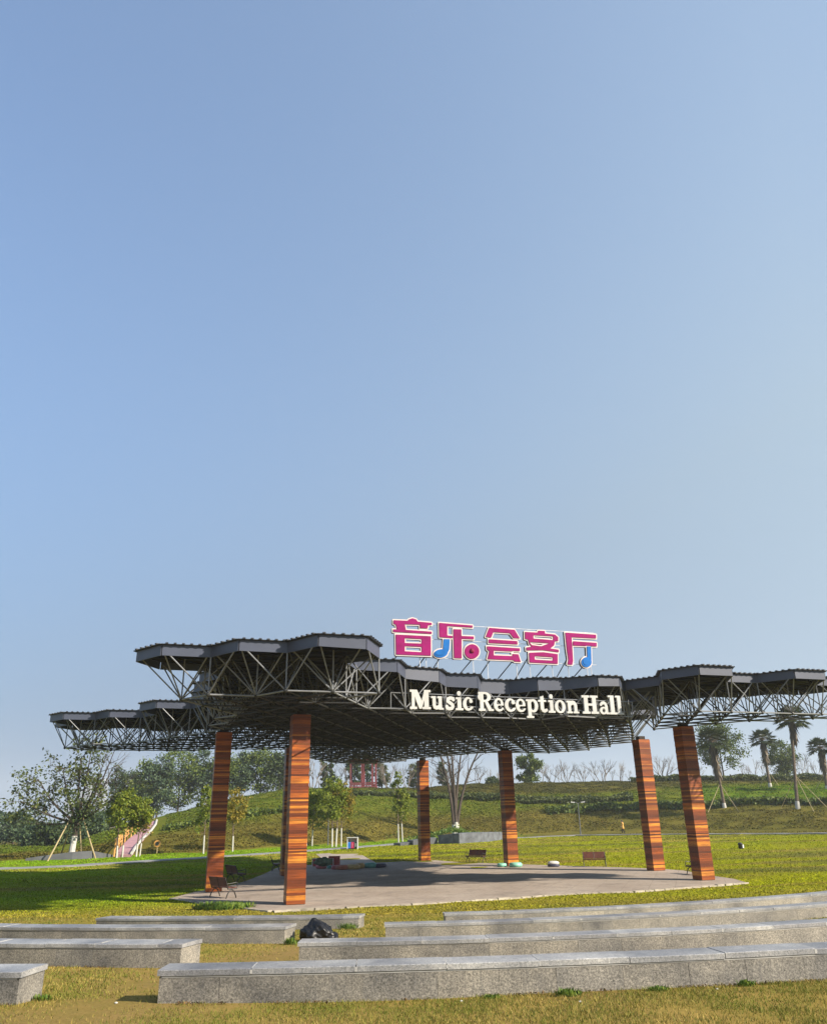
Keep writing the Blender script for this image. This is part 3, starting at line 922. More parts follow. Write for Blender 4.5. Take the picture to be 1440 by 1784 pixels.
# raised rims on the blue notes and bright note heads
for z_, c_, rx_, ry_, ro_ in ((zm4, (696, 556), 66, 34, -.12), (zm5, (1180, 610), 38, 38, 0)):
    pl = elli(z_, c_, rx_, ry_, ro_)
    me = shape_mesh('note_head', [pl], .02, .038); me.materials.append(MAT['sky_blue']); glyph_plate(me, 'note_head', sign1)
poles = MB(); back = MB()
def sp_world(l, off): return SO + SX * l[0] + np.array([0, 0, 1]) * l[1] - SN * off
for u, v0 in ((690, 1120), (733, 1142), (744, 1142), (764, 1140), (826, 1148), (851, 1146), (902, 1152), (925, 1155), (964, 1157), (992, 1158), (1025, 1158), (1032, 1158)):
    l = sp_local(u, v0)
    back.tube([sp_world((l[0], .0), .2), sp_world((l[0], l[1] + .35), .2)], .018, 6)
for u, v0 in ((762, 1135), (812, 1150), (849, 1142), (884, 1152), (914, 1138), (946, 1157), (983, 1140), (1010, 1160), (690, 1118), (732, 1140)):
    l = sp_local(u, v0)
    poles.tube([sp_world((l[0] + .55, l[1] + .25), .2), sp_world((l[0] - .30, 0.02), .95)], .03, 6)
poles.build('raking_pole', MAT['wire'], sign1); back.build('upright', MAT['pale_steel'], sign1)
rails = MB()
for a, b, dz in ((690, 1040, .55), (690, 1040, 1.5), (690, 1040, 2.3)):
    la, lb = sp_local(a, 1120), sp_local(b, 1140)
    rails.tube([sp_world((la[0], dz + .4), .2), sp_world((lb[0], dz + .4), .2)], .015, 5)
rails.build('rail', MAT['pale_steel'], sign1)

# ---- the hanging sign
GL = {
 'M': [('+', 'box', 0, .40, 0, .14), ('+', 'box', .10, .28, 0, 1), ('+', 'box', 0, .34, .86, 1), ('+', 'poly', [(.12, 1), (.40, 1), (.68, .38), (.60, .02), (.50, .02)]), ('+', 'poly', [(.78, 1), (.95, 1), (.64, .02), (.52, .02)]),
       ('+', 'box', .76, 1.02, 0, 1), ('+', 'box', .66, 1.13, 0, .14), ('+', 'box', .76, 1.13, .86, 1)],
 'u': [('+', 'box', .1, .33, .2, .7), ('+', 'box', 0, .33, .58, .7), ('+', 'cap', [(.215, .24), (.25, .14), (.36, .105), (.5, .14), (.6, .22)], .105), ('+', 'box', .5, .73, 0, .7), ('+', 'box', .42, .73, .58, .7), ('+', 'box', .5, .84, 0, .12)],
 's': [('+', 'cap', [(.50, .54), (.42, .61), (.3, .62), (.17, .56), (.16, .46), (.29, .38), (.42, .30), (.47, .2), (.40, .10), (.28, .075), (.14, .10), (.10, .19)], .098), ('+', 'box', .44, .57, .45, .68), ('+', 'box', .03, .14, .03, .26)],
 'i': [('+', 'box', .12, .37, 0, .68), ('+', 'box', .02, .37, .56, .68), ('+', 'box', 0, .49, 0, .13), ('+', 'ell', (.24, .87), (.135, .135))],
 'c': [('+', 'ell', (.34, .35), (.34, .36)), ('-', 'ell', (.38, .36), (.14, .23)), ('-', 'box', .44, .9, .22, .42), ('+', 'ell', (.53, .50), (.12, .12)), ('+', 'cap', [(.40, .06), (.52, .09), (.62, .18)], .06)],
 'R': [('+', 'ell', (.42, .73), (.46, .27)), ('+', 'box', .1, .45, .46, 1), ('-', 'ell', (.45, .73), (.16, .145)), ('-', 'box', .34, .46, .60, .86), ('+', 'box', .1, .36, 0, 1), ('+', 'box', 0, .49, 0, .14), ('+', 'box', 0, .4, .86, 1),
       ('+', 'poly', [(.40, .52), (.64, .50), (.94, .06), (.66, .02)]), ('+', 'box', .66, 1.03, 0, .13)],
 'e': [('+', 'ell', (.34, .35), (.34, .36)), ('-', 'ell', (.35, .46), (.13, .13)), ('-', 'box', .34, .9, .17, .30), ('-', 'ell', (.40, .22), (.13, .09)), ('+', 'cap', [(.36, .055), (.50, .075), (.61, .16)], .06), ('+', 'box', .1, .67, .30, .38)],
 'p': [('+', 'ell', (.46, .35), (.32, .36)), ('-', 'ell', (.43, .35), (.12, .22)), ('+', 'box', .1, .34, -.3, .68), ('+', 'box', 0, .48, -.3, -.17), ('+', 'box', 0, .34, .57, .69)],
 't': [('+', 'box', .14, .38, .14, .86), ('+', 'poly', [(.0, .56), (.14, .68), (.3, .9), (.38, .9), (.38, .56)]), ('+', 'box', 0, .54, .56, .68), ('+', 'cap', [(.25, .2), (.30, .11), (.40, .085), (.52, .14)], .09)],
 'o': [('+', 'ell', (.34, .35), (.35, .36)), ('-', 'ell', (.34, .35), (.13, .24))],
 'n': [('+', 'box', .1, .34, 0, .68), ('+', 'box', 0, .34, .57, .69), ('+', 'box', 0, .44, 0, .12), ('+', 'box', .56, .80, 0, .46), ('+', 'cap', [(.30, .50), (.44, .585), (.58, .56), (.68, .45)], .115), ('+', 'box', .48, .92, 0, .12)],
 'H': [('+', 'box', .12, .37, 0, 1), ('+', 'box', .60, .85, 0, 1), ('+', 'box', 0, .47, 0, .14), ('+', 'box', 0, .47, .86, 1), ('+', 'box', .5, .97, 0, .14), ('+', 'box', .5, .97, .86, 1), ('+', 'box', .3, .65, .43, .57)],
 'a': [('+', 'ell', (.28, .2), (.27, .215)), ('-', 'ell', (.31, .21), (.10, .10)), ('+', 'box', .40, .63, .06, .48), ('+', 'cap', [(.13, .52), (.22, .605), (.36, .62), (.47, .56), (.515, .46)], .092), ('+', 'box', .45, .76, 0, .12)],
 'l': [('+', 'box', .12, .37, 0, 1.04), ('+', 'box', 0, .37, .92, 1.04), ('+', 'box', 0, .5, 0, .13)]}
ADV = dict(M=1.13, u=.84, s=.57, i=.49, c=.68, R=1.03, e=.68, p=.78, t=.56, o=.69, n=.92, H=.97, a=.76, l=.5)
TXT = [('M', 711.9, 749.8), ('u', 749, 771.9), ('s', 773.5, 790.8), ('i', 791.4, 806), ('c', 804.5, 823), ('R', 831.5, 858.5), ('e', 858.0, 876), ('c', 877.0, 897), ('e', 896, 914), ('p', 914.2, 936), ('t', 935.4, 951), ('i', 952.4, 965.5),
       ('o', 964.3, 983.5), ('n', 984.5, 1006.5), ('H', 1011.7, 1041.0), ('a', 1041.6, 1060), ('l', 1057.5, 1072.5), ('l', 1070.5, 1084)]
HDIR = np.array([math.cos(RAD(16)), math.sin(RAD(16)), 0]); HN = np.array([math.sin(RAD(16)), -math.cos(RAD(16)), 0])
HO = np.array([.0, 36.7, 8.4])
def h_local(u, v):
    p = on_plane(u, v, HO, HN) - HO
    return float(np.dot(p, HDIR)), float(p[2])
sign2 = empty('hanging_sign', on_plane(897, 1250, HO, HN), 'ivory slab-serif English lettering sign on a thin steel frame below the roof edge', 'sign')
HM = plane_matrix(HO, HDIR, HN)
xa, ya = h_local(711.9, 1236.2); xb, yb = h_local(1084, 1246.2)
_, ym = h_local(730, 1202.2)
cap_h = ym - (ya + (h_local(730, 1236)[0] - xa) * (yb - ya) / (xb - xa))
for ch, u0, u1 in TXT:
    v = 1236.2 + (u0 - 711.9) * (1246.2 - 1236.2) / 372
    x0 = h_local(u0, v - 12)[0]; x1 = h_local(u1, v - 12)[0]
    base_y = ya + (x0 - xa) * (yb - ya) / (xb - xa)
    st = .0125
    xs = np.arange(-.08, ADV[ch] + .1, st); ys = np.arange(-.42, 1.14, st)
    X, Y = np.meshgrid(xs, ys)
    D = field(GL[ch], X, Y)
    loops = [simplify(l, .004) for l in contours(D, xs, ys, -.012)]
    k = (x1 - x0) / (ADV[ch] + .024)
    loops = [np.stack([(l[:, 0] + .012) * k + x0, l[:, 1] * cap_h + base_y], 1) for l in loops]
    me = shape_mesh('letter', loops, .11, 0)
    me.materials.append(MAT['ivory']); me.transform(HM)
    link('letter', me, sign2)
fr = MB()
def hw(l, off=.06): return HO + HDIR * l[0] + np.array([0, 0, l[1]]) - HN * off
def hbar(u0, v0, u1, v1, r=.022):
    fr.tube([hw(h_local(u0, v0)), hw(h_local(u1, v1))], r, 6)
hbar(681, 1206.5, 1102, 1223); hbar(681, 1236.5, 1102, 1249); hbar(681, 1206.5, 681, 1236.5); hbar(1102, 1223, 1102, 1249)
hbar(745, 1213.5, 1090, 1229, .018); hbar(745, 1229, 1090, 1240, .018)
for u in (728, 775, 830, 880, 925, 985, 1040): hbar(u, 1208 + (u - 681) * .039, u, 1238 + (u - 681) * .030, .018)
fr.build('sign_frame', MAT['steel'], sign2)

# ------------------------------------------------------------------ granite seat walls (arcs facing the plaza)
ROWC = {1: ((-2.715, 55.738), 44.41, 1.25), 2: ((-1.61, 50.458), 33.94, .85), 3: ((-2.491, 59.099), 36.73, .45), 4: ((-3.0, 65.555), 37.91, .10)}
HB, CAPT, DEPTH = .38, .068, .66
def row_angle(c, p): return math.atan2(p[0] - c[0], -(p[1] - c[1]))
def seat_wall(row, u0, v0, u1, v1, label, ext0=0.0, ext1=0.0, DEPTH=.50, skew=0.0):
    c, R0, zb = ROWC[row]
    a0 = row_angle(c, at(u0, v0, zb + HB)) - ext0 / R0; a1 = row_angle(c, at(u1, v1, zb + HB)) + ext1 / R0
    def P(a, r):
        a = a + skew * (R0 - r) / R0
        return np.array([c[0] + r * math.sin(a), c[1] - r * math.cos(a)])
    mid = P((a0 + a1) / 2, R0)
    root = empty('stone_seat', (mid[0], mid[1], zb), label, 'stone seat', 'curved granite seat walls in front of the plaza')
    n = max(3, int((a1 - a0) * R0 / .6))
    mb = MB()
    ra, rb = R0 - .016, R0 - DEPTH + .016
    e = .03 / R0
    rw_ = random.Random(row * 17 + int(u0)); a = a0 + e
    while a < a1 - e - .01 / R0:                    # facing panels with open joints
        b = min(a + rw_.uniform(.75, 1.0) / R0, a1 - e)
        if (a1 - e - b) * R0 < .3: b = a1 - e
        g = rw_.choice([.001, .0015, .003]) / R0; j = rw_.uniform(-.002, .002)
        vs = []
        for q in (a + g, (a + b) / 2, b - g):
            f_, b_ = P(q, ra + j), P(q, rb)
            vs += [(*f_, zb - .5), (*f_, zb + HB - CAPT - .006), (*b_, zb + HB - CAPT - .006), (*b_, zb - .5)]
        fs = [(i * 4 + k, i * 4 + (k + 1) % 4, i * 4 + 4 + (k + 1) % 4, i * 4 + 4 + k) for i in range(2) for k in range(4)] + [(3, 2, 1, 0), (8, 9, 10, 11)]
        mb.add(vs, fs); a = b
    mb.build('wall', MAT['granite'], root)
    # mortar bed under the caps
    mb = MB(); vs = []; fs = []
    for i in range(n + 1):
        a = a0 + 2 * e + (a1 - a0 - 4 * e) * i / n
        f_, b_ = P(a, ra + .004), P(a, rb - .004)
        vs += [(*f_, zb + HB - CAPT - .02), (*f_, zb + HB - CAPT + .002), (*b_, zb + HB - CAPT + .002), (*b_, zb + HB - CAPT - .02)]
    for i in range(n):
        for k in range(4): fs.append((i * 4 + k, i * 4 + (k + 1) % 4, i * 4 + 4 + (k + 1) % 4, i * 4 + 4 + k))
    mb.add(vs, fs); JN = []
    a = a0; r = random.Random(row * 31 + int(u0))
    while a < a1 - .01 / R0:
        L = r.uniform(1.0, 1.35); b = min(a + L / R0, a1)
        if (a1 - b) * R0 < .4: b = a1
        g = r.choice([.004, .006, .016]) / R0
        dz = r.uniform(-.004, .004); ch = .008
        pa, pb = a + g / 2, b - g / 2
        m_ = MB(); vs = []
        k = 3
        for i in range(k + 1):
            q = pa + (pb - pa) * i / k
            z0, z1 = zb + HB - CAPT + dz, zb + HB + dz
            for rr_, zz in ((R0, z0), (R0, z1 - ch), (R0 - ch, z1), (R0 - DEPTH + ch, z1), (R0 - DEPTH, z1 - ch), (R0 - DEPTH, z0)):
                vs.append((*P(q, rr_), zz))
        fs = [(i * 6 + j, i * 6 + (j + 1) % 6, i * 6 + 6 + (j + 1) % 6, i * 6 + 6 + j) for i in range(k) for j in range(6)]
        fs += [(5, 4, 3, 2, 1, 0), tuple(k * 6 + j for j in range(6))]
        m_.add(vs, fs); m_.build('cap_slab', MAT['granite_cap'], root)
        if b < a1 and r.random() < .7: JN.append(b)
        a = b
    for q in JN:                                   # mortar smears at the cap joints
        c2 = P(q, R0 - .012); w_ = r.uniform(.012, .045); ca_, sa_ = math.cos(q), math.sin(q)
        Rq = np.array([[ca_, -sa_, 0], [sa_, ca_, 0], [0, 0, 1]])
        mb.box((c2[0], c2[1], zb + HB - CAPT * .52), (w_, .030, CAPT * r.uniform(.5, .9)), Rq)
        c2 = P(q, R0 - DEPTH * .5); mb.box((c2[0], c2[1], zb + HB - .004), (r.uniform(.008, .02), DEPTH * r.uniform(.6, .95), .014), Rq)
    mb.build('mortar_bed', MAT['mortar'], root)
    return root
seat_wall(1, 279.3, 1688, 1440, 1653, 'nearest long granite seat wall, lowest in the picture, with weeds at its foot', 0, 2.5)
seat_wall(1, 0, 1695, 30, 1697, 'short stub of granite seat wall at the bottom left with a pale sunlit end', 3.5, 0, .62, .05)
seat_wall(2, 517.7, 1643, 1440, 1608, 'long granite seat wall right behind the nearest one, starting beside the black rubbish bag', 0, 2.5)
seat_wall(2, 0, 1643, 313, 1647, 'granite seat wall on the left ending beside the bare footpath, second row from the viewer', 4, 0, .66, .25)
seat_wall(3, 669, 1610, 1440, 1577, 'granite seat wall third from the viewer on the right side of the aisle', 0, 3)
seat_wall(3, 0, 1615, 493, 1618, 'granite seat wall on the left whose sunlit end touches the black rubbish bag', 5, 0, .66, .25)
seat_wall(4, 773, 1592, 1440, 1557, 'farthest granite seat wall on the right, closest to the plaza kerb', 0, 4)
seat_wall(4, 167, 1600, 625, 1598, 'farthest granite seat wall on the left, behind the black rubbish bag', 0, 0, .66, .25)

def seat_mask_far(x, y):
    c, R0, zb = ROWC[4]
    r = np.hypot(x - c[0], y - c[1])
    return (r < R0 + .05) & (r > R0 - DEPTH - .05)
# ------------------------------------------------------------------ rubbish bag
def crumple(me, amp, freq, seed):
    r = np.random.default_rng(seed); n = len(me.vertices)
    co = np.empty(n * 3, np.float32); me.vertices.foreach_get('co', co); co = co.reshape(-1, 3)
    D = rand_dirs(26); F = r.uniform(.6, 1.6, 26) * freq; PH_ = r.uniform(0, 6, 26)
    d = .62 - sum(np.abs(np.sin(co @ D[i] * F[i] + PH_[i])) for i in range(7)) / 7
    nrm = co / (np.linalg.norm(co, axis=1, keepdims=True) + 1e-6)
    co += nrm * (d * amp * 2.2)[:, None]
    me.vertices.foreach_set('co', co.ravel()); me.update()
import bmesh
def ico(name, sub, sc, mat, parent=None):
    bm = bmesh.new(); bmesh.ops.create_icosphere(bm, subdivisions=sub, radius=1)
    for v in bm.verts: v.co = Vector((v.co.x * sc[0], v.co.y * sc[1], v.co.z * sc[2]))
    me = bpy.data.meshes.new(name); bm.to_mesh(me); bm.free(); me.materials.append(mat)
    return link(name, me, parent)
bp = at(551, 1639, .45)
bag = ico('rubbish_bag', 5, (.42, .34, .25), MAT['black_plastic'])
co = np.empty(len(bag.data.vertices) * 3, np.float32); bag.data.vertices.foreach_get('co', co); co = co.reshape(-1, 3)
co[:, 2] += .10 * np.exp(-((co[:, 0] + .06) ** 2 + co[:, 1] ** 2) / .03) * (co[:, 2] > 0)
bag.data.vertices.foreach_set('co', co.ravel())
crumple(bag.data, .10, 9, 3); crumple(bag.data, .040, 24, 4)
bag.data.polygons.foreach_set('use_smooth', [True] * len(bag.data.polygons))
bag.location = (bp[0], bp[1], gz(bp[0], bp[1]) + .20)
tag(bag, 'crumpled black plastic rubbish bag on the grass between the seat walls', 'rubbish bag')
lob = ico('bag_fold', 4, (.2, .18, .14), MAT['black_plastic'])
crumple(lob.data, .06, 18, 5); lob.parent = bag; lob.location = (.38, -.02, -.12)

# ------------------------------------------------------------------ park benches
def make_bench(label):
    root = empty('park_bench', (0, 0, 0), label, 'bench', 'red-brown slatted park benches round the plaza')
    W_ = 1.5
    m = MB()
    for i in range(6):
        y = -.23 + i * .085; m.box((0, y, .43 + .012 * abs(i - 2)), (W_, .070, .032))
    m.build('seat', MAT['slat'], root)
    m = MB()
    for i in range(6):
        t = i / 5; m.box((0, .235 + .13 * t, .53 + .34 * t), (W_, .028, .066), np.array([[1, 0, 0], [0, math.cos(-.33), -math.sin(-.33)], [0, math.sin(-.33), math.cos(-.33)]]))
    m.build('backrest', MAT['slat'], root)
    for x in (-W_ / 2 + .02, 0.0, W_ / 2 - .02):
        m = MB()
        if x != 0:
            arc = [(x, -.27 + .54 * k / 10, .0 + .36 * math.sin(math.pi * k / 10) ** .75) for k in range(11)]
            m.tube(arc, .027, 8)
            m.tube([(x, -.29, .40), (x, 0, .40), (x, .2, .40)], .024, 8)
            m.tube([(x, 0, .35), (x, 0, .41)], .03, 8)
            m.tube([(x, -.27, .42), (x, -.31, .50), (x, -.28, .58), (x, -.30, .64), (x, -.22, .66), (x, 0, .63), (x, .25, .62)], .02, 8)
        m.tube([(x, .19, .40), (x, .24, .52), (x, .30, .70), (x, .385, .90)], .026, 8)
        m.build('iron_frame' if x else 'back_stay', MAT['iron'], root)
    return root
b0 = make_bench('park bench beside the left front column, seen from behind, nearest of the benches')
def put(o, p, face):
    """face: direction the sitter looks"""
    o.location = (p[0], p[1], p[2]); o.rotation_euler = (0, 0, math.atan2(face[1], face[0]) + math.pi / 2)
put(b0, at(388, 1564, 0), (.72, .69))
for (u, v), fc, lab in (((410, 1536.5), (.80, .60), 'park bench behind the leftmost column, its back to the dark lawn'),
                        ((480, 1517), (.98, .2), 'park bench seen end-on at the left edge of the plaza, next to the hidden column'),
                        ((829, 1503), (-.55, -.83), 'park bench on the back edge of the plaza turned towards the left'),
                        ((1036, 1510), (-.16, -.98), 'park bench facing the viewer on the back edge, right of the pale bundle'),
                        ((1216, 1524), (-.97, -.25), 'park bench almost hidden behind the nearest right-hand column')):
    b = copy_tree(b0); b['label'] = lab
    put(b, at(u, v, 0), fc)

# ------------------------------------------------------------------ things left on the plaza
def cushion(u, v, w, h, mat, label, d=.9):
    p = at(u, v, 0)
    m = MB().lathe([(.40 * w, .0), (.49 * w, h * .25), (.5 * w, h * .5), (.47 * w, h * .78), (.38 * w, h * .95), (.10 * w, h)], 20, (0, 0, 0), 1, d)
    o = m.build('floor_pad', mat, None, True); o.location = p; o.rotation_euler = (0, 0, random.uniform(0, 3))
    return tag(o, label, 'pad', 'rounded pads lying on the plaza')
cushion(559, 1513.5, .85, .26, MAT['pink'], 'pink floor pad at the left end of the row, below the red crates')
cushion(574, 1513.5, .42, .22, MAT['teal'], 'small teal floor pad between the pink pads')
cushion(584, 1515, .65, .27, MAT['pink'], 'dark pink floor pad next to the salmon one')
cushion(596, 1515.2, .95, .30, MAT['salmon'], 'salmon floor pad in the middle of the row')
cushion(614, 1514.5, 1.15, .32, MAT['tan'], 'large tan floor pad in front of its twin')
cushion(627, 1512.8, .75, .34, MAT['tan'], 'pale tan floor pad beside the teal ring-shaped one')
cushion(645, 1512, 1.05, .34, MAT['teal'], 'large teal floor pad in the right half of the row')
cushion(663, 1511.5, .95, .28, MAT['navy'], 'navy floor pad at the right end of the row')
cushion(874, 1510.5, .72, .24, MAT['mint'], 'mint pad left of the back column foot, partly dark')
cushion(898, 1510.8, 1.0, .30, MAT['mint'], 'large mint pad at the foot of the back column')
p = at(964, 1510.5, 0)
wp = tag(empty('bundle', p, 'pale bundle with a black underside lying on the plaza, left of the frontal bench', 'bundle'))
MB().lathe([(.40, 0), (.46, .06), (.46, .14), (.40, .17)], 18, p, .9, .5).build('underside', MAT['navy'], wp, True)
MB().lathe([(.38, .172), (.45, .20), (.42, .30), (.25, .36), (.05, .37)], 18, p, .9, .5).build('cover', MAT['white'], wp, True)
def crate(u, v, s, label):
    p = at(u, v, 0); root = empty('crate', p, label, 'crate', 'red crates at the back of the plaza')
    w, d, h = s
    m = MB()
    for sx in (-1, 1):
        m.box((p[0] + sx * w / 2, p[1], p[2] + h / 2), (.04, d, h)); m.box((p[0], p[1] + sx * d / 2, p[2] + h / 2), (w - .045, .04, h))
    m.box((p[0], p[1], p[2] + .04), (w - .05, d - .05, .03)); m.build('box', MAT['red'], root)
    m = MB()
    for sx in (-1, 1):
        for sy in (-1, 1): m.box((p[0] + sx * (w / 2 + .022), p[1] + sy * (d / 2 + .022), p[2] + h * .53), (.05, .05, h * 1.06))
    for sy in (-1, 1): m.box((p[0], p[1] + sy * (d / 2 + .024), p[2] + h + .012), (w + .1, .05, .022))
    m.build('post_frame', MAT['white'] if s[0] > .8 else MAT['red'], root)
    return root
crate(556, 1509, (.95, .6, .5), 'red crate with pale corner posts at the left end, under the grey-green bundle')
crate(570, 1508.5, (.92, .6, .5), 'red crate with pale corner posts in the middle of the three')
crate(582, 1508, (.72, .6, .62), 'plain dark red crate, rightmost and tallest of the three')
p = at(563, 1508.4, .54)
bd = ico('plant_bundle', 4, (.58, .34, .26), MAT['bundle'])
crumple(bd.data, .12, 14, 11); bd.location = (p[0], p[1], p[2] + .22)
tag(bd, 'grey-green leafy bundle heaped on top of the red crates', 'bundle')

# ------------------------------------------------------------------ recycling station
p = at_ground(614, 1479.6)
rb = empty('recycling_station', p, 'white recycling stand with blue, crimson and charcoal bins at the end of the side path', 'bin')
D_ = p[1]; px = D_ / 1456 * 1.0
w = 18.5 * px; h = 19.5 * px * .92
def R3(a): return np.array([[math.cos(a), -math.sin(a), 0], [math.sin(a), math.cos(a), 0], [0, 0, 1]])
MB().box((p[0], p[1] + .30, p[2] + h / 2), (w, .06, h)).build('back_board', MAT['white'], rb)
m = MB()
for s in (-1, 1): m.box((p[0] + s * (w / 2 - .04), p[1] - .05, p[2] + h / 2), (.08, .62, h))
m.box((p[0], p[1] - .05, p[2] + h + .03), (w + .06, .74, .06)); m.build('frame', MAT['white'], rb)
for i, mt in enumerate(('blue_panel', 'red_panel', 'grey_panel')):
    cx = p[0] + (i - 1) * w * .30
    bn = MB().prism([(cx - w * .135, p[1] - .26), (cx + w * .135, p[1] - .26), (cx + w * .135, p[1] + .22), (cx - w * .135, p[1] + .22)], p[2] + .10, p[2] + h * .62).build('bin', MAT[mt], rb)
    MB().box((cx, p[1] - .266, p[2] + h * .36), (w * .10, .01, h * .30)).build('notice', MAT['white'] if i == 2 else (MAT['pink'] if i == 1 else MAT['sky_blue']), bn)
m = MB()
for i in range(3): m.box((p[0] + (i - 1) * w * .28, p[1] + .262, p[2] + h * .80), (w * .2, .01, .03 + .02 * i))
m.build('notice_lines', MAT['salmon'], rb)

# ------------------------------------------------------------------ lamps, loudspeaker, sign post
def lamp(u, v0, v1, label, arms=((-1, .9), (1, .9)), mat='wire', name='street_lamp', lean=0):
    p = at_ground(u, v0); top = at_dist(u + lean, v1, p[1])
    H_ = top[2] - p[2]
    root = empty(name, p, label, 'street lamp', 'street lamps in the park')
    MB().tube([p, p + [0, 0, .5], [p[0], p[1], p[2] + H_]], [.10, .075, .05], 8).build('post', MAT[mat], root)
    m = MB(); hd = MB()
    for s, L in arms:
        m.tube([(p[0], p[1], p[2] + H_ - .12), (p[0] + s * L * .5, p[1], p[2] + H_ + .05), (p[0] + s * L, p[1], p[2] + H_ + .1)], .035, 6)
        hd.box((p[0] + s * (L + .22), p[1], p[2] + H_ + .10), (.55, .24, .09), np.array([[math.cos(.1 * s), 0, -math.sin(.1 * s)], [0, 1, 0], [math.sin(.1 * s), 0, math.cos(.1 * s)]]))
    m.build('arm', MAT[mat], root); hd.build('lamp_head', MAT['pale_steel'], root)
    return root
lamp(1011, 1454, 1399, 'grey twin-headed street lamp standing at the foot of the hill, left of the walker', ((-1, .5), (1, .5)))
lamp(571, 1473, 1424, 'grey single-headed street lamp beside the yellow-green trees left of the recycling stand', ((-1, .5),))
lamp(679, 1371, 1339, 'white lamp post on the hilltop right of the red timber frame', ((1, 3.2), (-1, .3)), 'white')
lamp(902, 1364, 1331, 'thin lamp post with a left arm on the hilltop behind the back column', ((-1, 1.5),))
lamp(1181, 1357, 1340, 'short lamp post on the hilltop between the two right-hand columns', ((1, .5),))
p = at_ground(1290, 1479)
sk = empty('lawn_speaker', p, 'small dark garden loudspeaker alone on the right lawn', 'loudspeaker')
MB().lathe([(.17, 0), (.20, .06), (.17, .30), (.21, .36), (.20, .44), (.08, .50)], 14, p).build('housing', MAT['iron'], sk, True)
MB().box((p[0] + .18, p[1] - .13, p[2] + .2), (.16, .05, .26), R3(.6)).build('grille', MAT['pale_steel'], sk)
p = at_ground(273, 1487)
ps = empty('round_sign', p, 'tiny orange round sign on a stake beside the pink ramp', 'sign')
hh = at_dist(273, 1470, p[1])[2] - p[2]
MB().tube([p, p + [0, 0, hh]], .05, 6).build('stake', MAT['bamboo'], ps)
m = MB().lathe([(.36, -.03), (.36, .03)], 18); m.v = [(x + p[0], z + p[1] - .09, y + p[2] + hh) for x, y, z in m.v]
m.build('disc', MAT['rail'], ps)
m = MB().lathe([(.20, -.02), (.20, .02)], 18); m.v = [(x + p[0], z + p[1] - .145, y + p[2] + hh) for x, y, z in m.v]
m.build('disc_centre', MAT['grey_panel'], ps)

# ------------------------------------------------------------------ planter wall round the bare tree, retaining wall, ramp with railings, red timber frame
PL = [(763, 1470.5, 15), (800, 1470, 18), (840, 1467.5, 17), (877, 1463.5, 14)]
pr = empty('planter_wall', at_ground(815, 1470), 'low blue-grey stone planter wall below the bare multi-stemmed tree', 'planter')
def wall_strip(name, px_pts, thick, mat, parent):
    b = [at_ground(u, v) for u, v, h in px_pts]; tops = [at_dist(u, v - h, q[1])[2] for (u, v, h), q in zip(px_pts, b)]
    m = MB(); vs = []; fs = []
    for i, q in enumerate(b):
        d = b[min(i + 1, len(b) - 1)] - b[max(i - 1, 0)]; n = np.array([-d[1], d[0], 0]); n /= np.linalg.norm(n)
        q2 = q + n * thick
        vs += [(q[0], q[1], q[2] - .6), (q[0], q[1], tops[i]), (q2[0], q2[1], tops[i]), (q2[0], q2[1], q2[2] - .6)]
    k = len(b)
    for i in range(k - 1):
        for j in range(4): fs.append((i * 4 + j, i * 4 + (j + 1) % 4, i * 4 + 4 + (j + 1) % 4, i * 4 + 4 + j))
    fs += [(3, 2, 1, 0), tuple((k - 1) * 4 + j for j in range(4))]
    m.add(vs, fs)
    return m.build(name, MAT[mat], parent)
wall_strip('front_wall', PL, 2.6, 'bluestone', pr)
wall_strip('low_step', [(697, 1473.5, 4), (719, 1472, 5)], 1.5, 'retaining', pr)
wall_strip('middle_step', [(719.5, 1472.5, 8), (762, 1470.5, 11)], 1.8, 'retaining', pr)
rw = empty('retaining_wall', at_ground(120, 1495), 'low grey retaining wall with a sloping top at the left foot of the hill', 'wall')
wall_strip('wall_face', [(44, 1500, 4), (85, 1499, 9), (125, 1498, 13), (160, 1496, 13), (198, 1494, 4)], .6, 'retaining', rw)

# ramp: pink deck climbing the hill
RC = [(214, 1494), (222, 1481), (236, 1466), (252, 1452), (262, 1442), (266, 1434), (262, 1425)]
rp = [at_ground(u, v) for u, v in RC]
ramp_root = empty('hillside_ramp', rp[0], 'pink decked ramp curving up the left flank of the hill with orange pole railings', 'ramp')
wid = [26, 26, 25, 20, 15, 11, 6]
vs = []; fs = []; le = []; re_ = []
for (q, wpx) in zip(rp, wid):
    hw_ = wpx / 2 * q[1] / 1456
    a = np.array([q[0] - hw_, q[1], q[2]]); b = np.array([q[0] + hw_, q[1], q[2]])
    zz = max(gz(a[0], a[1]), gz(b[0], b[1]), q[2]) + .25
    a[2] = b[2] = zz; le.append(a); re_.append(b)
    vs += [a, b, b - [0, 0, 1.6], a - [0, 0, 1.6]]
for i in range(len(rp) - 1):
    for k in range(4): fs.append((i * 4 + k, i * 4 + (k + 1) % 4, i * 4 + 4 + (k + 1) % 4, i * 4 + 4 + k))
fs += [(3, 2, 1, 0), tuple((len(rp) - 1) * 4 + k for k in range(4))]
MB().add(vs, fs).build('deck', MAT['pink_path'], ramp_root)
m = MB()
for a, b in zip(re_[:-1], re_[1:]):
    m.tube([a + [.1, 0, .12], b + [.1, 0, .12]], .16, 6)
m.build('edge_kerb', MAT['whitewash'], ramp_root)
m = MB()
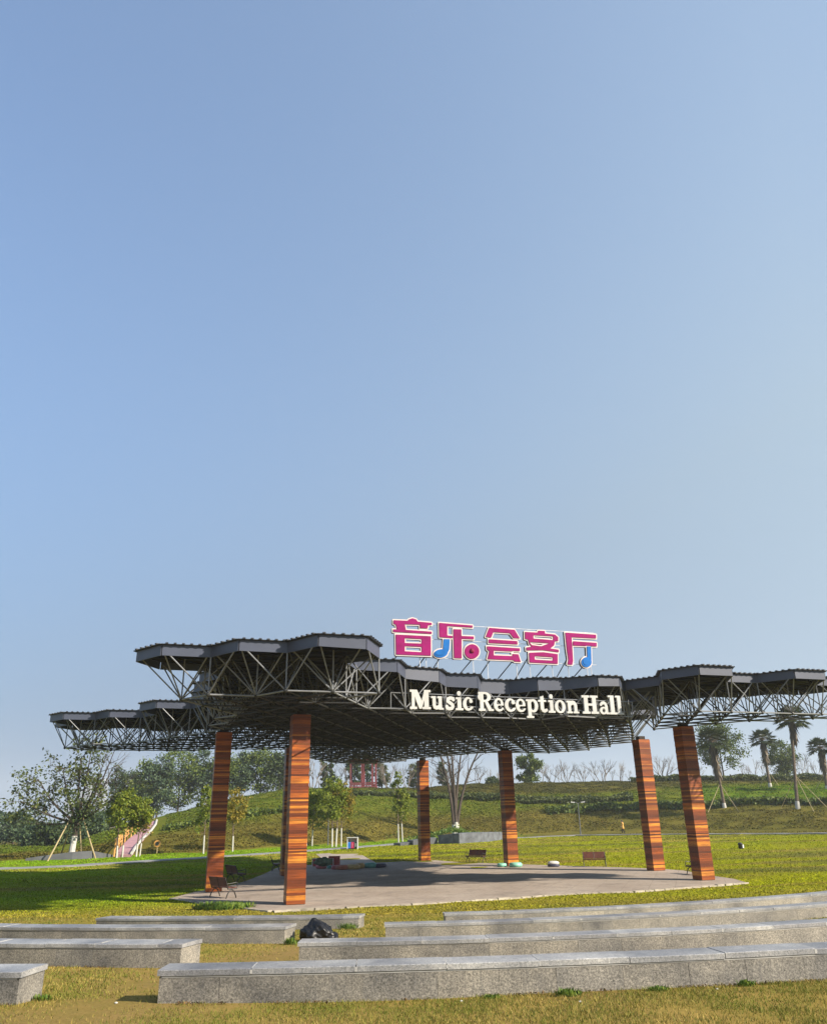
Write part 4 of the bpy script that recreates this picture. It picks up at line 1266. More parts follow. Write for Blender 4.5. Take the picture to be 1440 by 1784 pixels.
for a, b in zip(le[:4], le[1:5]):
    n = 3
    for i in range(n + 1):
        q = a + (b - a) * i / n; m.tube([q + [-.15, 0, -.2], q + [-.15, 0, 1.5]], .085, 6)
    for z in (.45, .95, 1.4): m.tube([a + [-.15, 0, z], b + [-.15, 0, z]], .06, 6)
    for i in range(n):
        q, q2 = a + (b - a) * i / n, a + (b - a) * (i + 1) / n
        m.tube([q + [-.15, 0, .45], q2 + [-.15, 0, 1.4]], .045, 5); m.tube([q + [-.15, 0, 1.4], q2 + [-.15, 0, .45]], .045, 5)
m.build('railing', MAT['rail'], ramp_root)

# red timber frame on the hilltop
p = at_dist(632, 1369, 172); p[2] = gz(p[0], p[1])
rf = empty('timber_frame', p, 'open red timber frame pavilion on the hilltop seen under the roof', 'pavilion')
w = 48 * 172 / 1456; hgt = 5.0
m = MB()
for fx in (-.46, -.05, .02, .33, .46):
    for fy in (0, 3.2): m.box((p[0] + fx * w, p[1] + fy, p[2] + hgt / 2), (.22, .22, hgt))
m.build('post', MAT['red_frame'], rf)
m = MB()
for fy in (0, 3.2): m.box((p[0], p[1] + fy, p[2] + hgt + .15), (w * 1.05, .3, .35)); m.box((p[0], p[1] + fy - .13, p[2] + .7), (w * .96, .1, .12)); m.box((p[0], p[1] + fy - .13, p[2] + 1.05), (w * .96, .1, .12))
m.build('beam', MAT['red_frame'], rf)
MB().box((p[0], p[1] + 1.6, p[2] + hgt + .48), (w * 1.12, 4.2, .25)).build('roof', MAT['red_frame'], rf)
MB().box((p[0], p[1] + 1.6, p[2] + .1), (w * 1.02, 3.8, .5)).build('floor', MAT['red_frame'], rf)

# far tower blocks in the haze
for i, (u, v, wpx, lab) in enumerate(((123, 1396, 14, 'pale far tower block seen through the bare tree, left of the others'), (141, 1380, 11, 'middle far tower block behind the left trees'),
                                      (156, 1366, 11, 'tall far tower block with a cream side behind the left trees'), (180, 1361, 14, 'broad blue-grey far tower block, rightmost of the group'))):
    D_ = 2300.0
    q = at_dist(u, v, D_); w = wpx * D_ / 1456; z0 = gz(q[0], q[1])
    tr = empty('tower_block', (q[0], D_, z0), lab, 'tower block', 'far tower blocks on the left skyline')
    MB().box((q[0], D_, (z0 + q[2]) / 2), (w, w * 1.1, q[2] - z0)).build('wall', plain('tower_wall', (.30, .30, .31) if i != 3 else (.22, .235, .265), .8, 0, .05, .02), tr)
    MB().box((q[0] + w * .1, D_, q[2] + 3), (w * .5, w * .5, 6)).build('roof_house', MAT['white'], tr)
    for s_ in (-.28, .0, .28): MB().box((q[0] + s_ * w, D_ - w * .55 - .2, (z0 + q[2]) / 2), (w * .14, .35, (q[2] - z0) * .94)).build('window_strip', MAT['grey_panel'], tr)

# ------------------------------------------------------------------ trees
def bez(p0, p1, p2, n=6):
    t = np.linspace(0, 1, n)[:, None]
    return list((1 - t) ** 2 * p0 + 2 * t * (1 - t) * p1 + t * t * p2)

def grow(mb, p, d, L, r, depth, tips, spread=.55, up=.15, kids=3, n=5, rr=random):
    d = d / np.linalg.norm(d)
    side = np.array([rr.uniform(-1, 1), rr.uniform(-1, 1), rr.uniform(-.3, .5)]) * L * .16
    q = p + d * L
    pts = bez(p, p + d * L * .5 + side, q, 5)
    mb.tube(pts, list(np.linspace(r, r * .55, 5)), n, False)
    tips.append((q, depth))
    if depth == 0: return
    for k in range(kids):
        nd = d + np.array([rr.gauss(0, spread), rr.gauss(0, spread), rr.gauss(0, spread * .6) + up])
        s = rr.uniform(.45, 1.0)
        st = pts[2] + (q - pts[2]) * s if k else q
        grow(mb, np.asarray(st), nd, L * rr.uniform(.55, .8), r * .58, depth - 1, tips, spread, up, kids, max(3, n - 1), rr)

def leafy(label, cat, p, H, cw, mat, clear=.25, leaves=2600, size=.3, bark='bark', base_white=0.0, seed=1, stems=((0, 0),), clumps=26, crown_d=None, shape='round', group=None, name='tree', hole=.0, tr=.13, skirt=0.0):
    """p base, H height, cw crown width, clear = bare share of the trunk"""
    rr = random.Random(seed); g = np.random.default_rng(seed)
    root = empty(name, p, label, cat, group)
    mb = MB(); white = MB(); tips = []
    cd = crown_d or cw
    top = H; zc0 = H * clear
    for si, (sx, sy) in enumerate(stems):
        b = np.array([p[0] + sx, p[1] + sy, p[2] - .25])
        lean = np.array([sx * .35 + rr.uniform(-.25, .25), sy * .2, 0])
        hh = H * rr.uniform(.80, .92)
        pts = [b, b + lean * .4 + [0, 0, hh * .3], b + lean * .8 + [rr.uniform(-.1, .1), 0, hh * .65], b + lean + [0, 0, hh]]
        mb.tube(pts, [tr, tr * .8, tr * .5, tr * .18], 7, False)
        if base_white: white.tube([b, b + lean * .4 * base_white / (hh * .3) + [0, 0, base_white + .25]], [tr + .012, tr * .9 + .012], 8)
        nl = 9
        for k in range(nl):
            t = clear + (.92 - clear) * (k + rr.random()) / nl
            st = b + lean * t + [0, 0, hh * t]
            a = rr.uniform(0, 2 * math.pi); ln = cw * .5 * rr.uniform(.5, .95) * (1 - .45 * max(0, t - .5))
            d = np.array([math.cos(a) * ln, math.sin(a) * ln, H * rr.uniform(.06, .2)])
            mb.tube(bez(st, st + d * [.6, .6, .25], st + d, 4), [tr * .38, tr * .3, tr * .2, tr * .08], 4, False)
            tips.append(st + d)
    mb.build('trunk', MAT[bark], root)
    if base_white: white.build('whitewashed_base', MAT['whitewash'], root)
    # leaf clumps through the crown's volume
    C = []
    while len(C) < clumps:
        q = g.uniform(-1, 1, 3)
        if np.linalg.norm(q) > 1: continue
        z = (q[2] + 1) / 2
        if shape == 'round': prof = math.sqrt(max(.12, 1 - abs(2 * z - .95) ** 2.6))
        elif shape == 'cone': prof = (1 - z) ** .8 * 1.1 + .08
        elif shape == 'vase': prof = .45 + .65 * z * (1.25 - .5 * z)
        else: prof = 1.0
        C.append((p[0] + q[0] * cw * .5 * prof, p[1] + q[1] * cd * .5 * prof, p[2] + zc0 + (H - zc0) * (.04 + .97 * z)))
    C = np.array(C)
    for t in tips: C = np.vstack([C, t])
    keep = g.random(len(C)) > hole
    C = C[keep]
    per = max(6, int(leaves / len(C)))
    sig = cw * g.uniform(.055, .125, len(C))
    P = np.repeat(C, per, 0) + g.normal(size=(len(C) * per, 3)) * np.repeat(sig, per)[:, None] * [1, 1, .72]
    P = P[P[:, 2] > p[2] + H * clear * .72]
    np_mesh('crown', leaf_quads(P, size), 4, MAT[mat], root)
    return root

def px_tree(u, dist, vtop, wpx, **kw):
    """a tree standing on the ground dist metres ahead, its top at vtop and its crown wpx wide in the photo"""
    x = az(u) * dist; z = gz(x, dist)
    H = at_dist(u, vtop, dist)[2] - z
    return (np.array([x, dist, z]), H, wpx * dist / 1456)

def tree_at(label, u, v, vtop, wpx, mat, **kw):
    p = at_ground(u, v); H = at_dist(u, vtop, p[1])[2] - p[2]
    return leafy(label, 'tree', p, H, wpx * p[1] / 1456, mat, **kw)

def tree_far(label, u, dist, vtop, wpx, mat, **kw):
    p, H, w = px_tree(u, dist, vtop, wpx)
    return leafy(label, 'tree', p, H, w, mat, **kw)

# young whitewashed trees along the path
YG = 'young whitewashed trees along the path'
tree_at('yellow-green young tree left of the pink ramp, its trunk on the strip edge', 203, 1495, 1384, 46, 'lf_yellow', clear=.34, leaves=2600, size=.26, base_white=1.1, seed=3, group=YG, tr=.09)
tree_at('yellow-green young tree with a leaning trunk at the foot of the pink ramp', 213, 1494, 1376, 44, 'lf_yellow', clear=.36, leaves=2400, size=.26, base_white=1.1, seed=4, group=YG, tr=.09)
tree_at('yellow-green young tree in front of the middle of the pink ramp', 237, 1493, 1386, 44, 'lf_yellow', clear=.40, leaves=2200, size=.26, base_white=1.2, seed=5, group=YG, tr=.09)
tree_at('thin golden young tree right of the pink ramp foot', 243, 1492, 1404, 30, 'lf_gold', clear=.40, leaves=900, size=.25, base_white=1.2, seed=6, group=YG, tr=.07)
tree_at('slim yellow-green young tree just left of the leftmost column', 354, 1488, 1364, 34, 'lf_yellow', clear=.36, leaves=1700, size=.26, base_white=1.8, seed=7, group=YG, tr=.08)
tree_at('golden young tree just right of the leftmost column', 405, 1484, 1372, 46, 'lf_gold', clear=.42, leaves=1500, size=.27, base_white=1.6, seed=8, group=YG, tr=.08)
tree_at('yellow-green young tree partly hidden by the front column, with two pale trunks', 538, 1475, 1368, 42, 'lf_yellow', clear=.30, leaves=2400, size=.27, base_white=1.9, seed=9, group=YG, stems=((-.3, 0), (.35, .1)), tr=.08)
tree_at('tallest yellow-green young tree left of the recycling stand, with a twin trunk', 581, 1476, 1344, 48, 'lf_yellow', clear=.30, leaves=3600, size=.28, base_white=2.1, seed=10, group=YG, stems=((-.2, 0), (.25, .1)), tr=.10)
tree_at('golden-green young tree with a leaning white trunk next to the recycling stand', 594, 1475, 1362, 40, 'lf_gold', clear=.34, leaves=2200, size=.27, base_white=2.1, seed=12, group=YG, tr=.09)
tree_at('narrow yellow-green young tree left of the dark red-brown back column', 694, 1468, 1346, 24, 'lf_yellow', clear=.36, leaves=2200, size=.26, base_white=2.3, seed=13, group=YG, shape='col', tr=.08)
tree_at('narrow lower yellow-green young tree right of its twin by the back column', 701, 1467, 1370, 30, 'lf_yellow', clear=.36, leaves=1600, size=.26, base_white=2.3, seed=14, group=YG, tr=.08)

# the big sparse tree with props on the left
p = at_ground(123, 1497)
H = at_dist(123, 1312, p[1])[2] - p[2]
root = empty('tree', p, 'large sparse multi-limbed tree on the left with a whitewashed trunk, half its top bare', 'tree')
rr = random.Random(21); mb = MB(); tips = []; bare = []
mb.tube([p - [0, 0, .3], p + [0.05, 0, 1.2], p + [.12, 0, 2.6], p + [.15, 0, 3.4]], [.30, .26, .24, .22], 9, False)
s0 = p + [.15, 0, 3.3]; k1 = p[1] / 1456
for (du, dv, bow, rad, isb) in ((-78, -92, -.9, .12, 0), (-62, -128, -1.2, .12, 0), (-36, -150, -.7, .13, 0), (-10, -170, -.3, .13, 0), (14, -174, .3, .12, 0), (40, -160, .8, .11, 0), (60, -175, 1.0, .11, 1), (52, -150, 1.2, .10, 1), (66, -120, .9, .09, 0), (-88, -60, -.5, .09, 0), (30, -90, .7, .09, 0)):
    q = np.array([p[0] + du * k1, p[1] + rr.uniform(-2, 2), p[2] + (1496 + dv - 1496) * -k1 * .985])
    m_ = s0 + (q - s0) * .5 + [bow * .4, 0, -abs(bow) * .5]
    pts = bez(s0, m_, q, 8)
    mb.tube(pts, list(np.linspace(rad * 1.25, rad * .35, 8)), 6, False)
    for i in (3, 4, 5, 6, 7):
        for _ in range(2):
            d = np.array([rr.gauss(du / 90, .7), rr.gauss(0, .7), rr.uniform(.1, 1.0)])
            grow(mb, np.asarray(pts[i]), d, rr.uniform(.7, 1.5), rad * .32, 2, bare if isb else tips, .6, .12, 2, 4, rr)
mb.build('trunk', MAT['bark_dark'], root)
w_ = MB(); w_.tube([p - [0, 0, .2], p + [.05, 0, 1.2], p + [.10, 0, 2.1]], [.335, .29, .27], 10); w_.build('whitewashed_base', MAT['whitewash'], root)
T = np.array([t[0] for t in tips])
g = np.random.default_rng(5)
T = T[(g.random(len(T)) < .8) & ~((T[:, 0] > p[0] + 2.1) & (T[:, 2] > p[2] + 6.8))]
P = np.repeat(T, 7, 0) + g.normal(size=(len(T) * 7, 3)) * .27
np_mesh('crown', leaf_quads(P, .34), 4, MAT['lf_olive'], root)
P = s0 + g.normal(size=(900, 3)) * [1.1, .9, .9] + [.2, 0, .9]
np_mesh('ivy_tangle', leaf_quads(P, .3), 4, MAT['lf_dark'], root)
for i, (u, v, z) in enumerate(((82, 1501, 4.2), (143, 1496, 4.0), (167, 1496, 4.3), (104, 1494, 4.0))):
    q = at_ground(u, v); t = p + [(-.35, .3, .45, -.2)[i], 0, z]
    tag(MB().tube([q - [0, 0, .1], t], [.075, .06], 7).build('prop_pole', MAT['bamboo']), ('long prop pole leaning on the left side of the big sparse tree', 'short prop pole close to the trunk of the big sparse tree', 'prop pole slanting from the right into the big sparse tree', 'thin prop pole behind the trunk of the big sparse tree')[i], 'prop pole', 'prop poles of the big sparse tree')

# bare multi-stem tree in the planter
p = at_ground(795, 1459); H = at_dist(795, 1300, p[1])[2] - p[2]; k1 = p[1] / 1456
root = empty('tree', p, 'tall bare multi-stemmed tree with a whitewashed foot rising from the stone planter', 'tree')
mb = MB(); rr = random.Random(4); tips = []; wh = MB()
for u_, v_, bow in ((771, 1318, -1.3), (781, 1300, -.9), (790, 1296, -.4), (808, 1315, .5), (838, 1312, .9), (776, 1340, -1.0)):
    q = np.array([p[0] + (u_ - 795) * k1, p[1] + rr.uniform(-1, 1), at_dist(u_, v_, p[1])[2]])
    s_ = p + [rr.uniform(-.35, .35), rr.uniform(-.2, .2), -.3]
    m_ = s_ + (q - s_) * .55 + [-(u_ - 795) * k1 * .42, 0, 0]
    pts = bez(s_, m_, q, 9)
    mb.tube(pts, list(np.linspace(.29, .11, 9)), 7, False)
    wh.tube([pts[0], pts[1] + (pts[2] - pts[1]) * .3], [.31, .28], 8)
    for i in (5, 6, 7, 8):
        for _ in range(2): grow(mb, np.asarray(pts[i]), np.array([rr.gauss(bow * .5, .6), rr.gauss(0, .5), rr.uniform(.3, 1)]), rr.uniform(1.2, 2.4), .06, 2, tips, .5, .1, 2, 4, rr)
mb.build('trunk', MAT['bark_dark'], root); wh.build('whitewashed_base', MAT['whitewash'], root)
q0 = at_ground(795, 1461)
gq = np.random.default_rng(8)
P = np.stack([q0[0] + gq.normal(0, 3.2, 2600), q0[1] + gq.normal(1.2, 1.2, 2600), np.zeros(2600)], 1)
P[:, 2] = ground_z(P[:, 0], P[:, 1]) + np.abs(gq.normal(0, .25, 2600)) + .9 * np.exp(-((P[:, 0] - q0[0] + .6) / 2.6) ** 2)
tag(np_mesh('planter_greenery', leaf_quads(P, .35), 4, MAT['weed']), 'low bright green mound of foliage at the foot of the bare multi-stemmed tree', 'plant')

# dark woodland edge beyond the hill on the left, and trees on the crest
WG = 'trees standing beyond the hilltop'
FAR = [(-40, 150, 1418, 70, 'lf_blue', 'broad hazy tree cut off by the left edge of the picture'), (18, 140, 1424, 52, 'lf_blue', 'hazy blue-green tree at the far left, low on the skyline'), (52, 128, 1452, 40, 'lf_blue', 'low dull tree right of the far left hazy one'),
       (84, 128, 1440, 46, 'lf_dark', 'low dark tree behind the left prop pole of the sparse tree'), (118, 134, 1444, 42, 'lf_blue', 'low dark tree right behind the whitewashed sparse tree'), (152, 140, 1425, 44, 'lf_blue', 'dark blue-green tree below the far tower blocks'), (178, 146, 1418, 34, 'lf_dark', 'small dark tree between the towers and the pink ramp trees'),
       (208, 168, 1338, 64, 'lf_dark', 'dark round tree rising behind the yellow-green trees by the ramp'), (238, 172, 1334, 54, 'lf_green', 'dark tree leaning into the gap above the ramp top'), (262, 170, 1322, 56, 'lf_blue', 'dark blue-green tree above the top of the pink ramp'), (298, 176, 1304, 76, 'lf_green', 'tall light green tree above the ramp, highest of the left wood'),
       (338, 178, 1312, 64, 'lf_blue', 'tall blue-green tree left of the leftmost column'), (372, 178, 1318, 56, 'lf_green', 'blue-green tree hidden behind the leftmost column'), (404, 180, 1322, 46, 'lf_blue', 'dark tree right of the leftmost column, under the roof'), (440, 182, 1312, 66, 'lf_green', 'broad mid-green tree between the two left columns'),
       (474, 182, 1318, 54, 'lf_dark', 'dark bushy tree left of the hidden column'), (500, 186, 1330, 44, 'lf_dark', 'dark tree directly behind the front column')]
for i, (u, d, vt, w_, mt, lab) in enumerate(FAR):
    tree_far(lab, u, d, vt - 8, w_ * 1.08, mt, clear=.07, leaves=5200, size=.50, bark='bark_dark', seed=40 + i, clumps=44, group=WG, tr=.22, hole=.06)
CREST = [(553, 186, 1318, 16, 'lf_dark', 'cone', 'dark slender tree just right of the front column'), (566, 188, 1322, 15, 'lf_dark', 'cone', 'second dark slender tree right of the front column'), (607, 190, 1316, 28, 'lf_dark', 'col', 'dark dense tree left of the red timber frame'), (628, 192, 1312, 34, 'lf_dark', 'round', 'dark tree directly behind the red timber frame'),
         (655, 192, 1322, 26, 'lf_olive', 'round', 'olive tree right of the red timber frame'), (716, 190, 1332, 30, 'lf_olive', 'round', 'thin olive tree left of the red-brown back column'), (762, 186, 1329, 20, 'lf_dark', 'cone', 'small dark conifer right of the red-brown back column'), (852, 184, 1356, 26, 'lf_dark', 'round', 'low round shrub-like tree left of the dark back column'),
         (916, 184, 1311, 42, 'lf_green', 'vase', 'bushy conifer-like tree right of the dark back column'), (1260, 182, 1256, 84, 'lf_green', 'round', 'big evergreen behind the palm with the dead frond skirt'), (1367, 188, 1291, 48, 'lf_green', 'round', 'round evergreen between the two right-hand palms')]
for i, (u, d, vt, w_, mt, sh, lab) in enumerate(CREST):
    tree_far(lab, u, d, vt, w_, mt, clear=.2 if w_ > 60 else .08, leaves=6500 if w_ > 40 else 2200, size=.46, bark='bark_dark', seed=80 + i, clumps=30, group=WG, shape=sh, tr=.2, hole=.12)
# bare winter trees along the crest
BARE = [(532, 1316), (544, 1326), (586, 1322), (598, 1330), (668, 1320), (683, 1324), (698, 1328), (742, 1334), (776, 1330), (806, 1334), (826, 1326), (842, 1334), (866, 1340), (940, 1330), (955, 1328), (968, 1334), (982, 1318), (996, 1326), (1010, 1332), (1030, 1326),
        (1044, 1320), (1062, 1334), (1076, 1322), (1092, 1338), (1152, 1312), (1166, 1322), (1206, 1330), (1292, 1322), (1304, 1330), (1316, 1318), (1332, 1326), (1348, 1334), (1398, 1318), (1410, 1308), (1424, 1322), (1438, 1316)]
BSIDE = lambda u: 'left of the dark back column' if u < 880 else ('between the dark back column and the right columns' if u < 1110 else ('behind the two right columns' if u < 1240 else 'among the palms on the right'))
protos = []
for sd in range(6):
    rr = random.Random(300 + sd); mb = MB(); tips = []
    o0 = np.zeros(3)
    if sd % 2: grow(mb, o0, np.array([rr.uniform(-.1, .1), 0, 1]), 2.6, .13, 4, tips, .42, .22, 3, 6, rr)
    else:
        for _ in range(4): grow(mb, o0 + [rr.uniform(-.25, .25), rr.uniform(-.2, .2), -.1], np.array([rr.gauss(0, .35), rr.gauss(0, .3), 1]), 2.2, .09, 3, tips, .38, .2, 3, 5, rr)
    h = max(t[0][2] for t in tips)
    mb.v = [(x / h, y / h, z / h) for x, y, z in mb.v]
    me = bpy.data.meshes.new('bare_tree'); me.from_pydata(mb.v, [], mb.f); me.materials.append(MAT['bark_grey']); me.update()
    protos.append(me)
ORD = ['first', 'second', 'third', 'fourth', 'fifth', 'sixth', 'seventh', 'eighth', 'ninth', 'tenth', 'eleventh', 'twelfth', 'thirteenth', 'fourteenth']
cnt = {}
for i, (u, vt) in enumerate(BARE):
    d = 178 + (i * 7) % 17
    p, H, _ = px_tree(u, d, vt, 10)
    o = bpy.data.objects.new('bare_tree', protos[i % 6]); COL.objects.link(o)
    o.location = (p[0], p[1], p[2] - .2); o.scale = (H * random.uniform(.8, 1.15),) * 2 + (H,); o.rotation_euler = (0, 0, random.uniform(0, 6))
    sd = BSIDE(u); k = cnt.get(sd, 0); cnt[sd] = k + 1
    tag(o, f'bare crest tree, {ORD[min(k, 13)]} from the left {sd}', 'tree', 'bare winter trees along the crest')

# ------------------------------------------------------------------ palms with props
def palm(label, u, v, vcrown, crown_px, seed, lean_px=0, skirt=1.0, H_extra=0, tr=.26):
    p = at_ground(u, v); c = at_dist(u + lean_px, vcrown, p[1])
    root = empty('palm_tree', p, label, 'palm tree', 'fan palms on the right slope')
    g_ = random.Random(seed); gn = np.random.default_rng(seed)
    R_ = crown_px / 2 * p[1] / 1456
    m_ = p + (c - p) * .5 + [(p[0] - c[0]) * .12, 0, 0]
    pts = bez(p - [0, 0, .3], m_, c, 14)
    rad = [tr * (1.25 - .35 * min(1, i / 4)) * (1 + .04 * (i % 2)) for i in range(14)]
    MB().tube(pts, rad, 12, False).build('trunk', MAT['bark'], root)
    MB().tube([pts[0], pts[1], pts[1] + (pts[2] - pts[1]) * .35], [rad[0] + .03, rad[1] + .03, rad[2] + .025], 12).build('whitewashed_base', MAT['whitewash'], root)
    V = []; VD = []; st = MB()
    nf = 34
    for k in range(nf):
        el = math.asin(max(-.55, min(.98, -.45 + 1.4 * (k + .5) / nf))); a = k * 2.399963 + g_.uniform(-.2, .2)
        d = np.array([math.cos(a) * math.cos(el), math.sin(a) * math.cos(el), math.sin(el)])
        L = R_ * g_.uniform(.42, .55)
        e = c + d * L + [0, 0, -.12 * L]
        st.tube(bez(c, c + d * L * .6 + [0, 0, .06], e, 4), [.045, .035, .028, .02], 4, False)
        s = np.cross(d, [0, 0, 1.0]); s /= np.linalg.norm(s) + 1e-6; n = np.cross(s, d)
        F = R_ * g_.uniform(.46, .60)
        for q in range(15):
            th = (q / 14 - .5) * 2.7
            dd = d * math.cos(th) + s * math.sin(th)
            t = e + dd * F * (.78 + .22 * math.cos(th)) + np.array([0, 0, -1]) * F * (.16 + .16 * g_.random()) + n * g_.uniform(-.05, .05)
            mid = e + (t - e) * .55 + [0, 0, .05 * F]
            w = np.cross(dd, n); w /= np.linalg.norm(w) + 1e-6; wd = F * .075
            V.append([e, mid + w * wd, t, mid - w * wd])
    np_mesh('fronds', np.array(V), 4, MAT['palm_leaf'], root)
    st.build('frond_stalks', MAT['bark'], root)
    if skirt:
        for k in range(int(170 * skirt)):
            a = g_.uniform(0, 6.28); zz = g_.uniform(0, 1) ** 1.2
            s_ = c + (p - c) / np.linalg.norm(p - c) * (R_ * skirt * 1.5 * zz) + np.array([math.cos(a), math.sin(a), 0]) * tr * .6
            o_ = np.array([math.cos(a), math.sin(a), 0]) * R_ * g_.uniform(.16, .36) * min(1.2, .5 + skirt * .4) + np.array([0, 0, -R_ * g_.uniform(.45, .85)])
            w = np.array([-math.sin(a), math.cos(a), 0]) * R_ * g_.uniform(.03, .07)
            VD.append([s_, s_ + o_ * .6 + w, s_ + o_, s_ + o_ * .6 - w])
        np_mesh('dead_fronds', np.array(VD), 4, MAT['palm_dead'], root)
    return p, c
PALMS = [('fan palm with a long skirt of dead fronds beside the nearest right column', 1262, 1409, 1290, 66, 1, -23, .95, .21, ((1232, 1416), (1286, 1413), (1256, 1404))),
         ('fan palm higher on the slope with its whole crown against the sky', 1341, 1371, 1288, 52, 2, -14, .8, .24, ((1322, 1372), (1357, 1370))),
         ('tallest fan palm whose crown is hidden by the roof trusses', 1389, 1410, 1252, 66, 3, -11, .6, .23, ((1358, 1411), (1418, 1415), (1441, 1407))),
         ('fan palm at the right edge of the picture', 1441, 1374, 1303, 52, 4, -13, .8, .26, ((1419, 1376), (1456, 1374)))]
for lab, u, v, vc, cpx, sd, ln, sk_, tr_, props in PALMS:
    p, c = palm(lab, u, v, vc, cpx, sd, ln, sk_, 0, tr_)
    who = {1: 'the palm with the long dead skirt', 2: 'the palm higher on the slope', 3: 'the tallest palm', 4: 'the palm at the picture edge'}[sd]
    for k, (pu, pv) in enumerate(props):
        q = at_ground(pu, pv); t = p + (c - p) * .36
        tag(MB().tube([q - [0, 0, .1], t], [.045, .04], 6).build('prop_pole', MAT['bamboo']), f'thin prop pole {("on the left of", "on the right of", "at the far right of")[k]} {who}', 'prop pole', 'prop poles of the palms')

# ------------------------------------------------------------------ clipped hedge bands on the hill
def hedge(label, px_pts, h, w, mat, n, seed):
    P0 = [at_ground(u, v) for u, v in px_pts]
    g_ = np.random.default_rng(seed); seg = np.array(P0); L = np.linalg.norm(np.diff(seg, axis=0), axis=1)
    k = g_.choice(len(L), n, p=L / L.sum()); t = g_.random(n)[:, None]
    B = seg[k] + (seg[k + 1] - seg[k]) * t
    B[:, 1] += g_.uniform(-w / 2, w / 2, n); B[:, 0] += g_.normal(0, .3, n)
    B[:, 2] = ground_z(B[:, 0], B[:, 1]) + h * g_.random(n) ** .8 * (1 + .25 * np.sin(B[:, 0] * .8) * np.sin(B[:, 0] * .31))
    o = np_mesh('hedge', leaf_quads(B, .55), 4, MAT[mat])
    tag(o, label, 'hedge', 'hedge bands on the hill')
hedge('dark hedge band across the hill below the timber frame', [(606, 1386), (680, 1385), (760, 1390), (840, 1392), (930, 1398), (1010, 1396), (1100, 1392)], .7, 3.0, 'lf_olive', 9000, 1)
hedge('dark green hedge band behind the right columns at mid slope', [(955, 1417), (1020, 1413), (1100, 1412), (1180, 1409), (1260, 1405), (1340, 1403), (1460, 1402)], .9, 2.4, 'lf_green', 8000, 2)
hedge('thin dark hedge curving up the left shoulder of the hill', [(290, 1447), (340, 1436), (400, 1428), (450, 1420), (500, 1413)], .7, 1.6, 'lf_green', 4000, 3)
hedge('brown hedge along the right part of the hill crest', [(1100, 1362), (1200, 1360), (1300, 1359), (1460, 1358)], .9, 3, 'lf_olive', 5000, 4)

# ------------------------------------------------------------------ shrubby ground cover on the hill (nobody could count it)
nC = 220000
g_ = np.random.default_rng(12)
t = g_.uniform(-.52, .58, nC); s = g_.uniform(.0, 1.03, nC)
ty = np.interp(t, _toe[:, 0], _toe[:, 1]); cy = np.interp(t, _cr[:, 0], _cr[:, 1])
yy = ty + .6 + s * (cy - ty); xx = t * yy
ok = np.abs(xx - np.interp(yy, [q[1] for q in rp], [q[0] for q in rp])) > 2.2
ok |= xx > rp[0][0] + 12
xx, yy = xx[ok], yy[ok]
zz = ground_z(xx, yy) + g_.uniform(.0, .10, len(xx))
cc = ground_color(xx, yy) * np.exp(g_.normal(0, .16, (len(xx), 1))) * (1 + g_.normal(0, .07, (len(xx), 3)))
cc = np.clip(cc * np.array([.94, 1.05, .95]), .004, .6)
tag(np_mesh('ground_cover', leaf_quads(np.stack([xx, yy, zz], 1), .26, .55, .75), 4, MAT['cover'], None, cc), kind='stuff')

# ------------------------------------------------------------------ lawn tufts beyond the seat walls
nL = 300000
g_ = np.random.default_rng(31)
yy = 33 + 85 * g_.random(nL) ** 1.5; tt = g_.uniform(-.56, .56, nL); xx = tt * yy
ok = (yy < np.interp(tt, _toe[:, 0], _toe[:, 1]) - .2) & (np.abs(yy - path_y(tt) + 1.1) > 1.4)
def inside_np(x, y, poly):
    c = np.zeros(len(x), bool)
    for (x1, y1), (x2, y2) in zip(poly, list(poly[1:]) + [poly[0]]):
        with np.errstate(divide='ignore', invalid='ignore'):
            c ^= ((y1 > y) != (y2 > y)) & (x < (x2 - x1) * (y - y1) / (y2 - y1 + 1e-12) + x1)
    return c
ok &= ~inside_np(xx, yy, PLAZA) & ~inside_np(xx, yy, sp) & ~seat_mask_far(xx, yy)
xx, yy = xx[ok], yy[ok]
patch = .93 + .20 * vnoise(xx * .3, yy, 3.2, 21) + .10 * vnoise(xx, yy, .9, 22)
cc = ground_color(xx, yy) * (patch * np.exp(g_.normal(0, .09, len(xx))))[:, None]
strw = (g_.random(len(xx)) < .16 + .16 * vnoise(xx * .35, yy, 3.4, 23))
cc[strw] = cc[strw] * .6 + np.array([.25, .19, .045]) * .4
P = np.stack([xx, yy, ground_z(xx, yy) + .006], 1)
tag(np_mesh('lawn_tufts', leaf_quads(P, .035 + yy * .00125, 0, .72), 4, MAT['cover'], None, np.clip(cc * np.array([1.30, 1.36, .9]), .003, .6)), kind='stuff')

